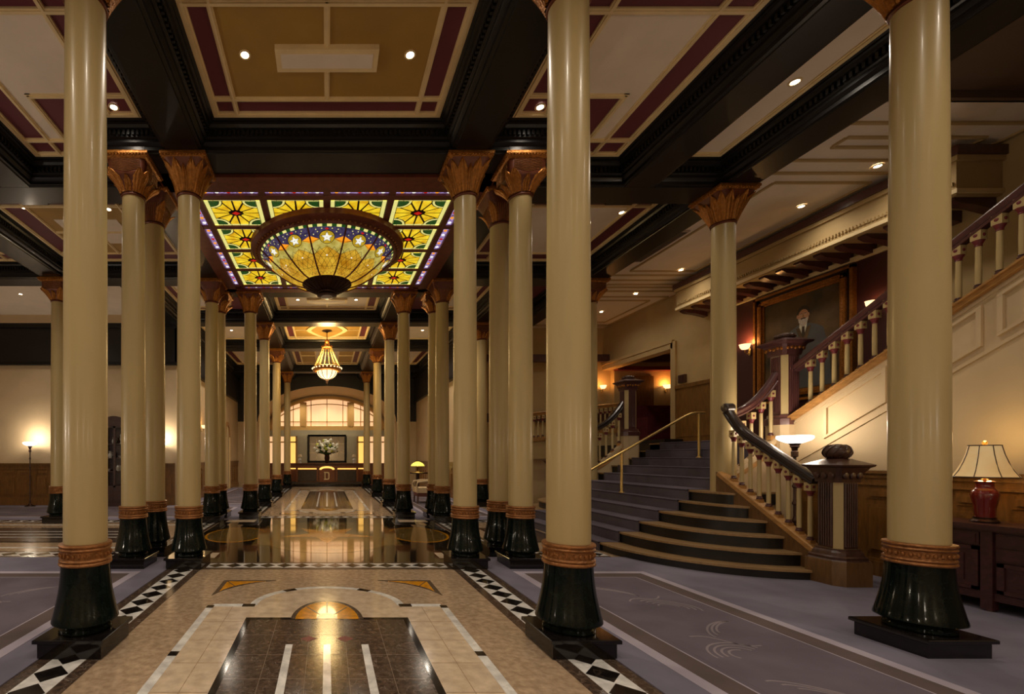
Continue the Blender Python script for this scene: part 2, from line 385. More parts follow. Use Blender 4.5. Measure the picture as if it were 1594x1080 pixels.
def ell(cx, cy, a, c, t0, t1, n):
    return [(cx+a*math.cos(t0+(t1-t0)*i/n), cy+c*math.sin(t0+(t1-t0)*i/n)) for i in range(n+1)]
def carpet_inlay(mb, y0, y1, fans):
    # brown slab with three white bars, cream field, white line border with black insets
    mb.box(-1.0, 1.0, y0-.34*(1 if fans[0] else .8), y1+.34*(1 if fans[1] else .8), -.004, -.001, 'mcream')
    e0, e1 = y0-.34, y1+.34
    for s in (-1, 1):
        xs = sorted((s*.985, s*1.045)); mb.box(xs[0], xs[1], e0, e1, -.004, .0005, 'mwhite')
        n = int((e1-e0)/.95)
        for i in range(n+1):
            y = e1-.03-i*.95; mb.box(xs[0], xs[1], y-.04, y+.03, -.004, .0012, 'mblack')
    for on, ye, d in ((fans[0], e0, -1), (fans[1], e1, 1)):
        for s in (-1, 1):
            xs = sorted((s*.66, s*1.0)); mb.box(xs[0], xs[1], ye-.035, ye+.035, -.004, .0005, 'mwhite')
            xs = sorted((s*.63, s*.74)); mb.box(xs[0], xs[1], ye-.035, ye+.035, -.004, .0012, 'mblack')
        if d > 0: t0, t1 = 0, PI
        else: t0, t1 = 0, -PI
        o = ell(0, ye, .68, .575, t0, t1, 32); i_ = ell(0, ye, .615, .515, t0, t1, 32)
        mb.prism(ell(0, ye, .62, .52, t0, t1, 32), -.004, -.0005, 'mcream')
        for k in range(32):
            mm = 'mblack' if k in (9, 10, 21, 22) else 'mwhite'
            mb.prism([o[k], o[k+1], i_[k+1], i_[k]], -.004, .0008, mm)
        yb = y1 if d > 0 else y0
        mb.prism(ell(0, yb, .292, .47, t0, t1, 24), -.004, .0004, 'memp')
        mb.prism(ell(0, yb, .255, .43, t0, t1, 24), -.004, .001, 'mamber')
        for a in (.25, .5, .75):
            an = t0+(t1-t0)*a; dx, dy = math.cos(an), math.sin(an)
            mb.prism([(-.008*dy, yb+.008*dx), (.008*dy, yb-.008*dx), (.25*dx+.006*dy, yb+.42*dy-.006*dx), (.25*dx-.006*dy, yb+.42*dy+.006*dx)], -.004, .0016, 'memp')
        mb.prism(ell(0, yb, .085, .13, t0, t1, 12), -.004, .0022, 'mcream')
        for s in (-1, 1):                                # curved corner triangles
            cx, cy = s*1.085, ye+d*.81
            arc = [(cx-s*.55*(.6*(1-math.sin(t*PI/2))+.4*(1-t)), cy-d*.52*(.6*(1-math.cos(t*PI/2))+.4*t)) for t in [i/10 for i in range(11)]]
            mb.prism([(cx, cy)]+arc, -.004, .0004, 'memp')
            c2 = (cx-s*.045, cy-d*.04)
            arc2 = [(c2[0]-s*.40*(.6*(1-math.sin(t*PI/2))+.4*(1-t)), c2[1]-d*.36*(.6*(1-math.cos(t*PI/2))+.4*t)) for t in [i/10 for i in range(11)]]
            mb.prism([c2]+arc2, -.004, .001, 'mamber')
            for q in (3, 6):
                p = arc2[q]; mb.prism([(c2[0]-.006, c2[1]), (c2[0]+.006, c2[1]), (p[0]+.006, p[1]), (p[0]-.006, p[1])], -.004, .0016, 'memp')
    mb.box(-.655, .655, y0-.03, y1+.035, -.004, .0002, 'mblack')
    mb.box(-.61, .61, y0, y1-.02, -.004, .001, 'memp')
    y = y1-.33
    while y > y0: mb.box(-.61, .61, y-.002, y+.002, -.004, .0014, 'joint'); y -= .33
    for x in (-.395, -.13, .13, .395): mb.box(x-.002, x+.002, y0, y1-.02, -.004, .0015, 'joint')
    y = e1-.4
    while y > e0:
        for s in (-1, 1): xs = sorted((s*.66, s*.98)); mb.box(xs[0], xs[1], y-.002, y+.002, -.004, .0003, 'mbeige')
        y -= .36
    for s in (-1, 1): mb.box(s*.82-.002, s*.82+.002, e0, e1, -.004, .0003, 'mbeige')
    for x in (-.262, 0, .262):
        mb.box(x-.024, x+.024, y0+.5, y1-.5, -.004, .0018, 'mwhite')
    for x in (-.13, .13):
        for yy, d in ((y1-.4, 1), (y0+.4, -1)):
            mb.prism([(x-.06, yy), (x, yy-.05), (x+.06, yy), (x, yy+.05)], -.004, .0018, 'rosette')
b = MB(); carpet_inlay(b, -1.4, 3.66, (True, True)); b.build('marble_inlay', fl)
b = MB(); carpet_inlay(b, 11.45, 17.2, (True, True)); b.build('marble_inlay', fl)
# crossing: polished dark field with onyx figures
b = MB(); b.box(-2.12, 2.12, 5.63, 9.69, -.004, -.0006, 'mdark')
b.box(-1.12, 1.12, YC-.95, YC+.95, -.004, .0002, 'molive')
b.prism(ell(0, YC, 1.12, 1.5, 0, 2*PI, 64)[:-1], -.004, .0007, 'molive')
b.prism(ell(0, YC, .98, 1.32, 0, 2*PI, 64)[:-1], -.004, .0011, 'mdark')
b.prism(ell(0, YC, .94, 1.27, 0, 2*PI, 64)[:-1], -.004, .0015, 'molive')
star = []
for i in range(10):
    r = .8 if i % 2 == 0 else .31; a = -PI/2+PI*i/5; star.append((r*math.cos(a), YC+r*math.sin(a)))
b.prism(star, -.004, .002, 'mamber')
for s in (-1, 1):
    b.prism(ell(s*1.52, YC, .5, .72, 0, 2*PI, 40)[:-1], -.004, .0004, 'mamber')
    b.prism(ell(s*1.52, YC, .46, .68, 0, 2*PI, 40)[:-1], -.004, .0008, 'molive')
    for y in (6.03, 9.27):
        xs = sorted((s*1.45, s*2.02)); b.box(xs[0], xs[1], y-.16, y+.16, -.004, .0008, 'mcream')
b.build('crossing_inlay', fl)
# transept arms: beige with brown slab and white bars running across
b = MB()
for x0, x1 in ((-9.6, -2.9), (2.75, 3.7)):
    b.box(x0, x1, 6.95, 8.35, -.004, .0002, 'mblack'); b.box(x0+.05, x1-.05, 7.0, 8.3, -.004, .001, 'memp')
    if x1 < 0:
        for y in (7.38, 7.66, 7.94): b.box(x0+.5, x1-.5, y-.024, y+.024, -.004, .0018, 'mwhite')
        for y in (6.55, 8.75): b.box(x0-.1, x1+.2, y-.03, y+.03, -.004, .0005, 'mwhite')
b.build('transept_inlay', fl)

def carpet(name, x0, x1, y0, y1, fx0, fx1, fy0, fy1, label):
    r = thing(name, label, 'carpet', (x0, y0, 0), 'fitted carpets')
    b = MB(); b.box(x0, x1, y0, y1, -.004, .006, 'carpet'); b.build('ground', r)
    b = MB(); b.box(fx0, fx1, fy0, fy1, 0, .008, 'carpetl'); b.box(fx0+.09, fx1-.09, fy0+.09, fy1-.09, 0, .009, 'carpeto')
    b.box(fx0+.25, fx1-.25, fy0+.25, fy1-.25, 0, .0098, 'carpetl'); b.box(fx0+.262, fx1-.262, fy0+.262, fy1-.262, 0, .0106, 'carpetf')
    b.box(fx0+.30, fx1-.30, fy0+.30, fy1-.30, 0, .0112, 'carpetf')
    def ribbon(pts, w=.007):
        for i in range(len(pts)-1):
            p, q = Vector(pts[i]), Vector(pts[i+1]); d = (q-p).normalized(); n = Vector((-d.y, d.x))*w
            b.prism([tuple(p-n), tuple(q-n), tuple(q+n), tuple(p+n)], .0105, .0122, 'carpetsw')
    def put(cx, cy, an, pts): ribbon([(cx+x*math.cos(an)-y*math.sin(an), cy+x*math.sin(an)+y*math.cos(an)) for x, y in pts])
    a0, a1 = fx0+.34, fx1-.34; ncol = max(1, int((a1-a0)/.85)); cw = (a1-a0)/ncol; nr = int((fy1-fy0-.7)/.95)
    for i in range(ncol):
        for j in range(nr):
            cx, cy = a0+cw*(i+.5), fy0+.35+.95*(j+.5); f = 1 if (i+j) % 2 else -1
            for k in range(3):                           # nested leaf
                L, Wd = .24-.035*k, .085-.022*k; put(cx+f*.13, cy+.24, f*.7, [(L*math.cos(t)+.03*k, Wd*math.sin(t)*abs(math.sin(t))**.3) for t in [PI*q/14 for q in range(15)]])
            for k in range(4):                           # nested half rounds
                r_ = .22-.045*k; put(cx-f*.12, cy-.2, f*.5, [(r_*math.cos(t), r_*.8*math.sin(t)) for t in [PI*.9*q/12+.6*(k == 3) for q in range(13)]])
            put(cx-f*.05, cy+.02, -f*.4, [(-.2+.4*q/10, .04*math.sin(q/10*2*PI)) for q in range(11)])
    b.build('patterned_field', r)
carpet('carpet', 1.85, 5.98, -2.8, 5.9, 2.1, 3.57, -2.4, 5.15, 'slate carpet with pale border under the grand stair and right aisle')
carpet('carpet', -9.8, -1.85, -2.8, 5.9, -6.9, -2.1, -2.4, 5.15, 'slate carpet with pale border in the left aisle before the marble transept')
carpet('carpet', -9.8, -1.85, 9.42, 12.2, -9.0, -2.3, 9.8, 11.8, 'slate carpet before the panelled left wall, under the floor lamps')
carpet('carpet', -3.97, -1.85, 12.2, 19.3, -3.7, -2.2, 12.6, 18.6, 'slate carpet along the far left aisle leading to the arched doorway')
carpet('carpet', 1.85, 3.92, 9.42, 19.3, 2.2, 3.7, 9.9, 18.6, 'slate carpet along the far right aisle around the small table and armchair')

# ------------------------------------------------------------------ columns
def capital_body(variant):
    def fn(th, t):                                       # point on the capital surface: angle, height 0..1
        if variant == 'wave':
            h = .132+.085*min(1, t/.5)**1.6 if t < .5 else .217+.008*(t-.5)/.5
            e = 2+7*min(1, t/.45)**1.3
        else:
            h = .132+.055*t+.055*t**2.2; e = 2+7*t**1.3
        c, s = math.cos(th), math.sin(th)
        k = (abs(c)**e+abs(s)**e)**(-1/e)
        return Vector((h*k*c, h*k*s, 4.41+.335*t))
    return fn
def leaf(mb, fn, th, w, t0, t1, m, out=.014, curl=.03):
    nu, nv = 12, 10
    def g(u, v):
        a = (u-.5)*2
        base = (1-.15*v) if v < .6 else (1-.15*v)*(1-((v-.6)/.4)**1.7)
        saw = 1-.16*(int(v*9) % 2)
        ww = max(.03, base*saw)*w
        t = t0+(t1-t0)*(v-.10*abs(a)*(1-v))
        p = fn(th+a*ww, max(0, min(1, t)))
        d = Vector((p.x, p.y, 0)).normalized()
        return p+d*(out*(1-.6*a*a)+.005*math.cos(a*6*PI/2)+curl*v**4)
    mb.grid(g, nu, nv, m)
def make_column(variant):
    r = thing('column', 'x', 'column', (0,0,0))
    b = MB(); b.sqlathe([(.205, 0), (.205, .095), (.214, .1), (.226, .106), (.226, .126), (.222, .13)], 'plinth'); b.build('plinth', r, 30)
    b = MB(); b.lathe([(.158, .13), (.165, .137), (.165, .155), (.157, .165), (.162, .172), (.208, .198), (.207, .21), (.196, .25), (.183, .31), (.171, .37), (.162, .43), (.156, .49), (.153, .54), (.152, .575)], 'bell', 40)
    b.build('flared_base', r, 30)
    b = MB(); b.lathe([(.15, .572), (.163, .574), (.167, .583), (.163, .594), (.158, .597), (.162, .6), (.165, .607), (.161, .615), (.154, .62), (.154, .668), (.161, .673), (.165, .681), (.161, .689), (.158, .692), (.164, .697), (.167, .706), (.163, .716), (.138, .719)], 'copper', 40)
    n = 28
    for i in range(n):                                   # carved links on the band
        a = 2*PI*i/n; b.ball((.155*math.cos(a), .155*math.sin(a), .644), (.012, .012, .016), 'copper', 6, 4)
    b.build('base_band', r, 40)
    b = MB(); b.lathe([(.1375, .71), (.1372, 1.5), (.135, 2.6), (.1305, 3.6), (.126, 4.40)], 'cream', 48); b.build('shaft', r, 30)
    b = MB(); fn = capital_body(variant)
    b.lathe([(.124, 4.375), (.136, 4.379), (.141, 4.388), (.136, 4.398), (.131, 4.41)], 'capred', 40)
    bm_ = 'capred'
    b.grid(lambda u, v: fn(2*PI*u, v), 64, 14, bm_)
    if variant == 'wave':
        for k in range(4):
            for j in range(8):
                t = .56+.055*j; pts = []
                for i in range(17):
                    a = (i/16-.5)*1.28; q = fn(k*PI/2+a, min(1, t+.035*math.cos(a*5.2)*(-1)+.03)); d = Vector((math.cos(k*PI/2), math.sin(k*PI/2), 0))
                    pts.append(q+d*.003)
                b.tube(pts, .0045, 'copper', 5)
    if variant == 'rib':
        for i in range(44):
            a = 2*PI*i/44; b.tube([fn(a, t)*1 for t in (.06, .25, .45, .62)], .0055, 'copper', 5)
    cap = b.build('capital', r, 40)
    b = MB()
    if variant == 'leaf':
        for k in range(4):
            for d, w in ((-.38, .34), (.38, .34)): leaf(b, fn, k*PI/2+d, w+.06, .0, .97, 'gold', .010, .008)
            leaf(b, fn, k*PI/2, .26, .0, .80, 'gold', .018, .012)
            leaf(b, fn, k*PI/2+PI/4, .34, .0, .93, 'gold', .012, .008)
    elif variant == 'wave':
        for k in range(4):
            for d in (-.62, .62): leaf(b, fn, k*PI/2+d, .32, .0, .62, 'gold', .014, .03)
            leaf(b, fn, k*PI/2, .3, .0, .46, 'gold', .012, .02)
    else:
        for k in range(4):
            leaf(b, fn, k*PI/2+PI/4, .36, .02, .66, 'gold', .016, .045)
    b.build('acanthus_leaves', cap, 60)
    b = MB(); b.sqlathe([(.222, 4.735), (.23, 4.742), (.244, 4.752), (.254, 4.77), (.264, 4.774), (.264, 4.80), (.258, 4.81)], 'gold')
    for s in range(4):                                   # egg moulding
        for i in range(14):
            u = -.235+.47*i/13; x, y = ((u, -.25), (.25, u), (u, .25), (-.25, u))[s]
            b.ball((x, y, 4.764), (.016, .016, .012), 'gold', 6, 4)
    b.build('abacus', r, 40)
    return r
protos = {}
GC = 'cream columns of the lobby'
COLS = [
 (-1.655, 3.13, 'leaf', 'nearest cream column left of the marble aisle, on black plinth, reaching the picture top'),
 (1.655, 3.13, 'leaf', 'nearest cream column right of the marble aisle, between the aisle and the curved steps'),
 (4.06, 3.13, 'leaf', 'widest cream column at the right, standing on carpet before the rosewood dresser'),
 (-1.655, 5.47, 'leaf', 'cream column with tall gold leaf capital at the front left edge of the stained glass'),
 (-2.32, 5.47, 'wave', 'cream column with wavy maroon capital beside the leaf capital, left of the crossing'),
 (-2.32, 6.13, 'rib', 'ribbed capital column set back between the two front left cluster columns'),
 (1.655, 5.47, 'leaf', 'cream column with tall gold leaf capital at the front right edge of the stained glass'),
 (2.32, 5.47, 'wave', 'cream column with wavy maroon capital beside the leaf capital, right of the crossing'),
 (2.32, 6.13, 'rib', 'ribbed capital column set back between the two front right cluster columns'),
 (-2.32, 9.19, 'rib', 'front column of the cluster at the back left corner of the stained glass'),
 (-2.32, 9.85, 'wave', 'column half hidden behind its neighbour at the back left corner of the crossing'),
 (-1.655, 9.85, 'leaf', 'yellow-lit leaf capital column at the back left corner of the crossing, beside the aisle'),
 (2.32, 9.19, 'rib', 'front column of the cluster at the back right corner of the stained glass'),
 (2.32, 9.85, 'wave', 'column half hidden behind its neighbour at the back right corner of the crossing'),
 (1.655, 9.85, 'leaf', 'yellow-lit leaf capital column at the back right corner of the crossing, beside the aisle'),
 (-1.655, 12.1, 'leaf', 'third column from the reception desk on the left, before the chandelier'),
 (1.655, 12.1, 'leaf', 'third column from the reception desk on the right, before the chandelier'),
 (-1.655, 15.0, 'wave', 'second column from the reception desk on the left, just beyond the chandelier'),
 (1.655, 15.0, 'wave', 'second column from the reception desk on the right, just beyond the chandelier'),
 (-1.655, 19.0, 'leaf', 'small farthest column on the left, flanking the reception desk'),
 (1.655, 19.0, 'leaf', 'small farthest column on the right, flanking the reception desk'),
 (-5.38, 9.14, 'wave', 'far column at the left beside the tall floor lamp, half behind the nearest column'),
 (4.1, 12.1, 'wave', 'far dim column seen between the front right cluster columns'),
]
for x, y, v, lab in COLS:
    if v not in protos: r = protos[v] = make_column(v)
    else: r = copy_tree(protos[v])
    r.location = (x, y, 0); r['label'] = lab; r['group'] = GC
# the two columns that stand on the sixth stair
for y, lab, v in ((6.1, 'cream column standing on the curved steps where the handrail ends', 'leaf'), (9.2, 'cream column on the far side of the steps, mostly behind the nearest right column', 'wave')):
    r = copy_tree(protos[v]); r.location = (5.3, y, 0); r['label'] = lab; r['group'] = GC
    for ch in [o for o in bpy.data.objects if o.parent == r]:
        if ch.name.split('.')[0] in ('plinth', 'flared_base', 'base_band'): bpy.data.objects.remove(ch)
        elif ch.name.startswith('shaft'):
            b = MB(); b.lathe([(.1375, .84), (.137, 1.6), (.135, 2.6), (.1305, 3.6), (.126, 4.40)], 'cream', 48)
            bpy.data.objects.remove(ch); b.v = [(q[0]+5.3, q[1]+y, q[2]) for q in b.v]; b.build('shaft', r, 30)

# ------------------------------------------------------------------ beams
PROF = [(0, 4.81), (.185, 4.81), (.19, 4.822), (.225, 4.826), (.225, 4.865), (.24, 4.872), (.262, 4.895), (.262, 4.925), (.29, 4.935), (.29, 5.0), (.33, 5.012), (.345, 5.04), (.37, 5.045), (.37, 5.06), (.41, 5.068), (.41, 5.12), (0, 5.12)]
PP = [(p[0], p[1]) for p in PROF] + [(-p[0], p[1]) for p in reversed(PROF[1:-1])]
nbeam = [0]
def beam(x0, y0, x1, y1, dent=True):
    nbeam[0] += 1
    b = MB(); o = PP; m = 'black'
    if x0 == x1:
        b.prism([(x0+a, c) for a, c in o], y0, y1, m, 'y')
        if dent:
            for s in (-1, 1):
                y = y0+.03
                while y < y1:
                    b.box(x0+s*.29, x0+s*.318, y, y+.026, 4.945, 4.996, m); y += .052
    else:
        b.prism([(y0+a, c-.0018) for a, c in o], x0, x1, m, 'x')
        if dent:
            for s in (-1, 1):
                x = x0+.03
                while x < x1:
                    b.box(x, x+.026, y0+s*.29, y0+s*.318, 4.945, 4.996, m); x += .052
    o = b.build('trim_%d' % nbeam[0], None, 30); o['kind'] = 'structure'
for s in (-1, 1):
    beam(s*1.655, -3, s*1.655, 5.7); beam(s*1.655, 9.62, s*1.655, 20.6)
    beam(s*2.32, 5.24, s*2.32, 10.08)
    beam(s*4.06, -3, s*4.06, 6.36); beam(s*4.06, 8.96, s*4.06, 20.6, False)
beam(-2.55, 5.47, 2.55, 5.47); beam(-2.55, 9.85, 2.55, 9.85)
beam(-9.8, 6.13, -2.1, 6.13); beam(2.1, 6.13, 5.4, 6.13); beam(-9.8, 9.19, -2.1, 9.19); beam(2.1, 9.19, 5.4, 9.19)
beam(-5.38, -3, -5.38, 9.4); beam(5.34, -3, 5.34, 13.2)
for y in (3.13, .3): beam(-9.8, y, 5.4, y, False)
for y in (12.1, 15.0, 19.0): beam(-4.06, y, 4.06, y)

# ------------------------------------------------------------------ coffers
ce = struct('ceiling')
b = MB(); b.box(-10.2, 5.34, -3.2, 22.2, 5.085, 5.2, 'maroon'); b.build('coffer_ground', ce)
def strip(mb, x0, y0, x1, y1, w=.055):
    h = w/2
    if abs(x0-x1) < 1e-6: x = x0; mb.box(x-h, x+h, min(y0,y1)-h, max(y0,y1)+h, 5.066, 5.09, 'beige'); mb.box(x-h*.45, x+h*.45, min(y0,y1)-h*.45, max(y0,y1)+h*.45, 5.054, 5.07, 'beige')
    else: y = y0; mb.box(min(x0,x1)-h, max(x0,x1)+h, y-h, y+h, 5.0655, 5.09, 'beige'); mb.box(min(x0,x1)-h*.45, max(x0,x1)+h*.45, y-h*.45, y+h*.45, 5.0535, 5.07, 'beige')
def coffer(x0, x1, y0, y1, field, bx=.25, by=.25, style='plain'):
    g = MB(); i0, i1, j0, j1 = x0+.03, x1-.03, y0+.03, y1-.03
    for x in (i0, i1): strip(g, x, j0, x, j1, .075)
    for y in (j0, j1): strip(g, i0, y, i1, y, .075)
    a0, a1, c0, c1 = i0+bx, i1-bx, j0+by, j1-by
    if bx:
        for x in (a0, a1): strip(g, x, j0, x, j1)
        for y in (c0, c1): strip(g, i0, y, i1, y)
    else: a0, a1, c0, c1 = i0, i1, j0, j1
    g.box(a0, a1, c0, c1, 5.078, 5.09, field)
    cx, cy = (a0+a1)/2, (c0+c1)/2
    if style == 'rect':
        rw, rl = .48, .125
        strip(g, cx, c0, cx, cy-rl); strip(g, cx, cy+rl, cx, c1)
        g.box(cx-rw, cx+rw, cy-rl, cy+rl, 5.03, 5.09, 'beige'); g.box(cx-rw+.05, cx+rw-.05, cy-rl+.05, cy+rl-.05, 5.024, 5.035, 'white')
    if style == 'diamond':
        def ast(sx, sy, n=8):
            pts = []
            for q in range(4):
                for i in range(n):
                    t = i/n; a = q*PI/2+t*PI/2; c, s = math.cos(a), math.sin(a)
                    pts.append((cx+sx*math.copysign(abs(c)**1.6, c), cy+sy*math.copysign(abs(s)**1.6, s)))
            return pts
        g.prism(ast(.62, .95), 5.05, 5.09, 'beige'); g.prism(ast(.47, .75), 5.045, 5.06, 'ochre')
        for s in (-1, 1):
            strip(g, cx+s*.6, cy, a0 if s < 0 else a1, cy)
    if style == 'bars':
        for s in (-1, 1): strip(g, cx+s*.42, c0, cx+s*.42, c1)
        g.box(cx-.4, cx+.4, c0, c1, 5.072, 5.09, 'white')
        for s in (-1, 1): strip(g, cx+s*.42, cy, a0 if s < 0 else a1, cy)
    if style == 'quad':
        strip(g, cx, c0, cx, c1); strip(g, a0, cy, a1, cy)
        g.box(cx-.5, cx+.5, cy-.4, cy+.4, 5.07, 5.09, 'white')
    g.build('coffer', ce, 30)
def aisle_coffer(s):
    g = MB()
    def X(a): return s*a
    # outer outline with the notch around the clustered columns
    pts = [(2.095, 3.57), (3.62, 3.57), (3.62, 5.69), (2.76, 5.69), (2.76, 5.03), (2.095, 5.03)]
    for i in range(6):
        p, q = pts[i], pts[(i+1) % 6]; strip(g, X(p[0]), p[1], X(q[0]), q[1], .075)
    for (x0, y0, x1, y1) in ((2.40, 3.57, 2.40, 5.03), (3.32, 3.57, 3.32, 5.69), (2.095, 3.86, 3.62, 3.86), (2.095, 4.77, 3.12, 4.77), (3.12, 4.77, 3.12, 5.44), (2.76, 5.44, 3.62, 5.44)):
        strip(g, X(x0), y0, X(x1), y1)
    for (x0, x1, y0, y1) in ((2.40, 3.32, 3.86, 4.77), (3.12, 3.32, 4.77, 5.44)):
        g.box(X(x0), X(x1), y0, y1, 5.078, 5.09, 'white')
    g.build('coffer', ce, 30)
for s in (-1, 1): aisle_coffer(s)
coffer(-1.245, 1.245, 3.54, 5.06, 'ochre', .23, .22, 'rect')
coffer(-1.245, 1.245, .71, 2.72, 'ochre', .23, .22, 'rect')
coffer(-4.97, -4.47, 3.54, 5.72, 'white', 0, 0); coffer(4.47, 4.93, 3.54, 5.72, 'white', 0, 0)
for s in (-1, 1): coffer(*sorted((s*2.065, s*3.65)), .71, 2.72, 'white', .25, .25); coffer(*sorted((s*4.47, s*4.95)), .71, 2.72, 'white', 0, 0)
coffer(-4.97, -2.73, 6.54, 8.78, 'ochre', .38, .3, 'quad'); coffer(2.73, 4.93, 6.54, 8.78, 'white', .3, .3)
for y0, y1 in ((.71, 2.72), (3.54, 5.72), (6.54, 8.78)): coffer(-9.6, -5.79, y0, y1, 'white', .3, .3)
coffer(-9.6, -4.47, 9.6, 12.2, 'white', 0, 0)
for s in (-1, 1):
    coffer(*sorted((s*2.73, s*3.65)), 9.6, 11.69, 'white', .2, .2)
    coffer(*sorted((s*2.065, s*3.65)), 12.51, 14.59, 'white', .0, .0); coffer(*sorted((s*2.065, s*3.65)), 15.41, 18.59, 'white', .25, .25)
coffer(-1.245, 1.245, 10.26, 11.69, 'white', .23, .2, 'rect')
coffer(-1.245, 1.245, 12.51, 14.59, 'ochre', .23, .2, 'diamond')
coffer(-1.245, 1.245, 15.41, 18.59, 'ochre', .23, .3, 'bars')
# stair hall ceiling with stepped tray
b = MB()
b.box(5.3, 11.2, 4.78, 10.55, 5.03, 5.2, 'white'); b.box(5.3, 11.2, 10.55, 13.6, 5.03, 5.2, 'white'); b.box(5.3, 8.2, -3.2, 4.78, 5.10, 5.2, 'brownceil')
b.box(5.6, 8.0, 4.74, 4.80, 5.03, 5.14, 'brownceil')
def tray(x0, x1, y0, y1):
    for y in (y0, y1): b.box(x0, x1, y-.016, y+.016, 5.005, 5.04, 'tan')  # strips tan instead of white, painting in the mouldings' shadow lines
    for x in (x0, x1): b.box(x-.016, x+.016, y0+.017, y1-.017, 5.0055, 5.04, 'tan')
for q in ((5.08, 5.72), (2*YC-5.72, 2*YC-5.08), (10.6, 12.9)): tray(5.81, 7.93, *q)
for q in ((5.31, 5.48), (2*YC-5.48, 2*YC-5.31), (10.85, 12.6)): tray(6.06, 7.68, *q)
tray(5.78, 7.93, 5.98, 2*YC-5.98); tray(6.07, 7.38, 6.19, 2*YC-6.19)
b.build('stair_hall_ceiling', ce, 30)
v = thing('ceiling_vent', 'long pale slotted air grille in the ceiling beside the stair hall beam', 'vent', (5.88, 8.1, 5.03))
b = MB(); b.box(5.78, 5.98, 7.5, 8.7, 5.012, 5.035, 'vent'); b.build('vent_frame', v)
b = MB()
for i in range(10): b.box(5.80+i*.0165, 5.808+i*.0165, 7.54, 8.66, 5.004, 5.02, 'ventd')
b.build('grille', v)

# ------------------------------------------------------------------ downlights
DW = 1.0
def downlight(x, y, label, w=60, z=5.075, r=.035, spotz=None, ang=150, r_=.05):
    t = thing('downlight', label, 'ceiling light', (x, y, z), 'recessed downlights')
    b = MB(); b.lathe([(r+.018, .003), (r+.02, -.006), (r+.004, -.009), (r, -.002), (r, .003)], 'beige', 20, (x, y, z), False); b.build('trim_ring', t)
    b = MB(); b.lathe([(r, -.006), (r*.6, -.0075), (.001, -.008)], 'lamp', 20, (x, y, z), False); b.build('lens', t)
    spot('downlight_beam', (x, y, z-.03), w*DW, parent=t, ang=ang, r=r_)
    return t
# ------------------------------------------------------------------ stained glass ceiling
ZG = 4.80
sk = thing('stained_glass_ceiling', 'backlit yellow stained glass ceiling panels in a square maroon frame above the crossing', 'stained glass', (0, YC, ZG))
SX, SY = .872, .79
GY0 = YC+.09-2*SY
def glass_panel(cx, cy, flip):
    w, h = .385, .345
    b = MB()
    b.box(cx-w, cx+w, cy-h, cy+h, ZG+.012, ZG+.02, 'lead')
    def pl(poly, m, z=ZG+.008): b.prism([(cx+p[0], cy+p[1]) for p in poly], z, ZG+.014, m)
    for s in (-1, 1):                                     # pale side strips
        for k in range(5):
            y0 = -h+2*h*k/5; pl([(s*w, y0+.004), (s*(w-.055), y0+.004), (s*(w-.055), y0+2*h/5-.004), (s*w, y0+2*h/5-.004)], 'gpale')
        for k in range(6):
            x0 = -w+2*w*k/6; pl([(x0+.004, s*h), (x0+.004, s*(h-.03)), (x0+2*w/6-.004, s*(h-.03)), (x0+2*w/6-.004, s*h)], 'gpale')
    W, H = w-.065, h-.04
    out = []                                              # yellow field cut into twelve pieces
    def edge(a):
        c, s = math.cos(a), math.sin(a); k = min(W/max(abs(c), 1e-6), H/max(abs(s), 1e-6)); return (k*c, k*s)
    cuts = [PI/4*0, .46, PI/2-.5, PI/2, PI/2+.5, PI-.46, PI, PI+.46, 1.5*PI-.5, 1.5*PI, 1.5*PI+.5, 2*PI-.46]
    for i in range(12):
        a0, a1 = cuts[i], cuts[(i+1) % 12]+(2*PI if i == 11 else 0)
        r0 = .085; n = 5
        g = .019
        pin = [(r0*1.25*math.cos(a0+g*8), r0*math.sin(a0+g*8)), (r0*1.25*math.cos(a1-g*8), r0*math.sin(a1-g*8))]
        po = [edge(a1-g*2.2-(a1-a0-g*4.4)*k/n) for k in range(n+1)]
        pl(pin[::1]+po, 'gy', ZG+.006)
    pl([(-.10, 0), (0, -.075), (.10, 0), (0, .075)], 'lead', ZG+.005)
    pl([(-.06, 0), (0, -.045), (.06, 0), (0, .045)], 'gred', ZG+.002)
    for sx in (-1, 1):
        for sy in (-1, 1):
            def arc(r): return [(sx*(W-r*math.cos(t)), sy*(H-r*.9*math.sin(t))) for t in [PI/2*i/8 for i in range(9)]]
            pl([(sx*W, sy*H)]+arc(.19), 'lead', ZG+.004); pl([(sx*W, sy*H)]+arc(.175), 'gpale', ZG+.002)
            pl([(sx*W, sy*H)]+arc(.145), 'lead', ZG+.001); pl([(sx*W, sy*H)]+arc(.132), 'ggreen', ZG-.001)
    return b.build('glass_panel', sk)
for i in range(4):
    for j in range(4):
        if i in (1, 2) and j in (1, 2): continue
        glass_panel((i-1.5)*SX, GY0+(j+.5)*SY, i)
FX, F0, F1 = 1.95, 5.80, 9.52
b = MB()
for s in (-1, 1):
    xs = sorted((s*1.885, s*2.12)); b.box(xs[0], xs[1], F0-.12, F1+.12, ZG-.02, ZG+.28, 'frame')
    xs = sorted((s*1.755, s*1.79)); b.box(xs[0], xs[1], F0, F1, ZG-.012, ZG+.05, 'frame')
b.box(-2.1, 2.1, F0-.12, 6.0, ZG-.02, ZG+.28, 'frame'); b.box(-2.1, 2.1, 9.47, F1+.14, ZG-.02, ZG+.28, 'frame')
b.box(-1.9, 1.9, 6.09, 6.155, ZG-.012, ZG+.05, 'frame'); b.box(-1.9, 1.9, 9.345, 9.38, ZG-.012, ZG+.05, 'frame')
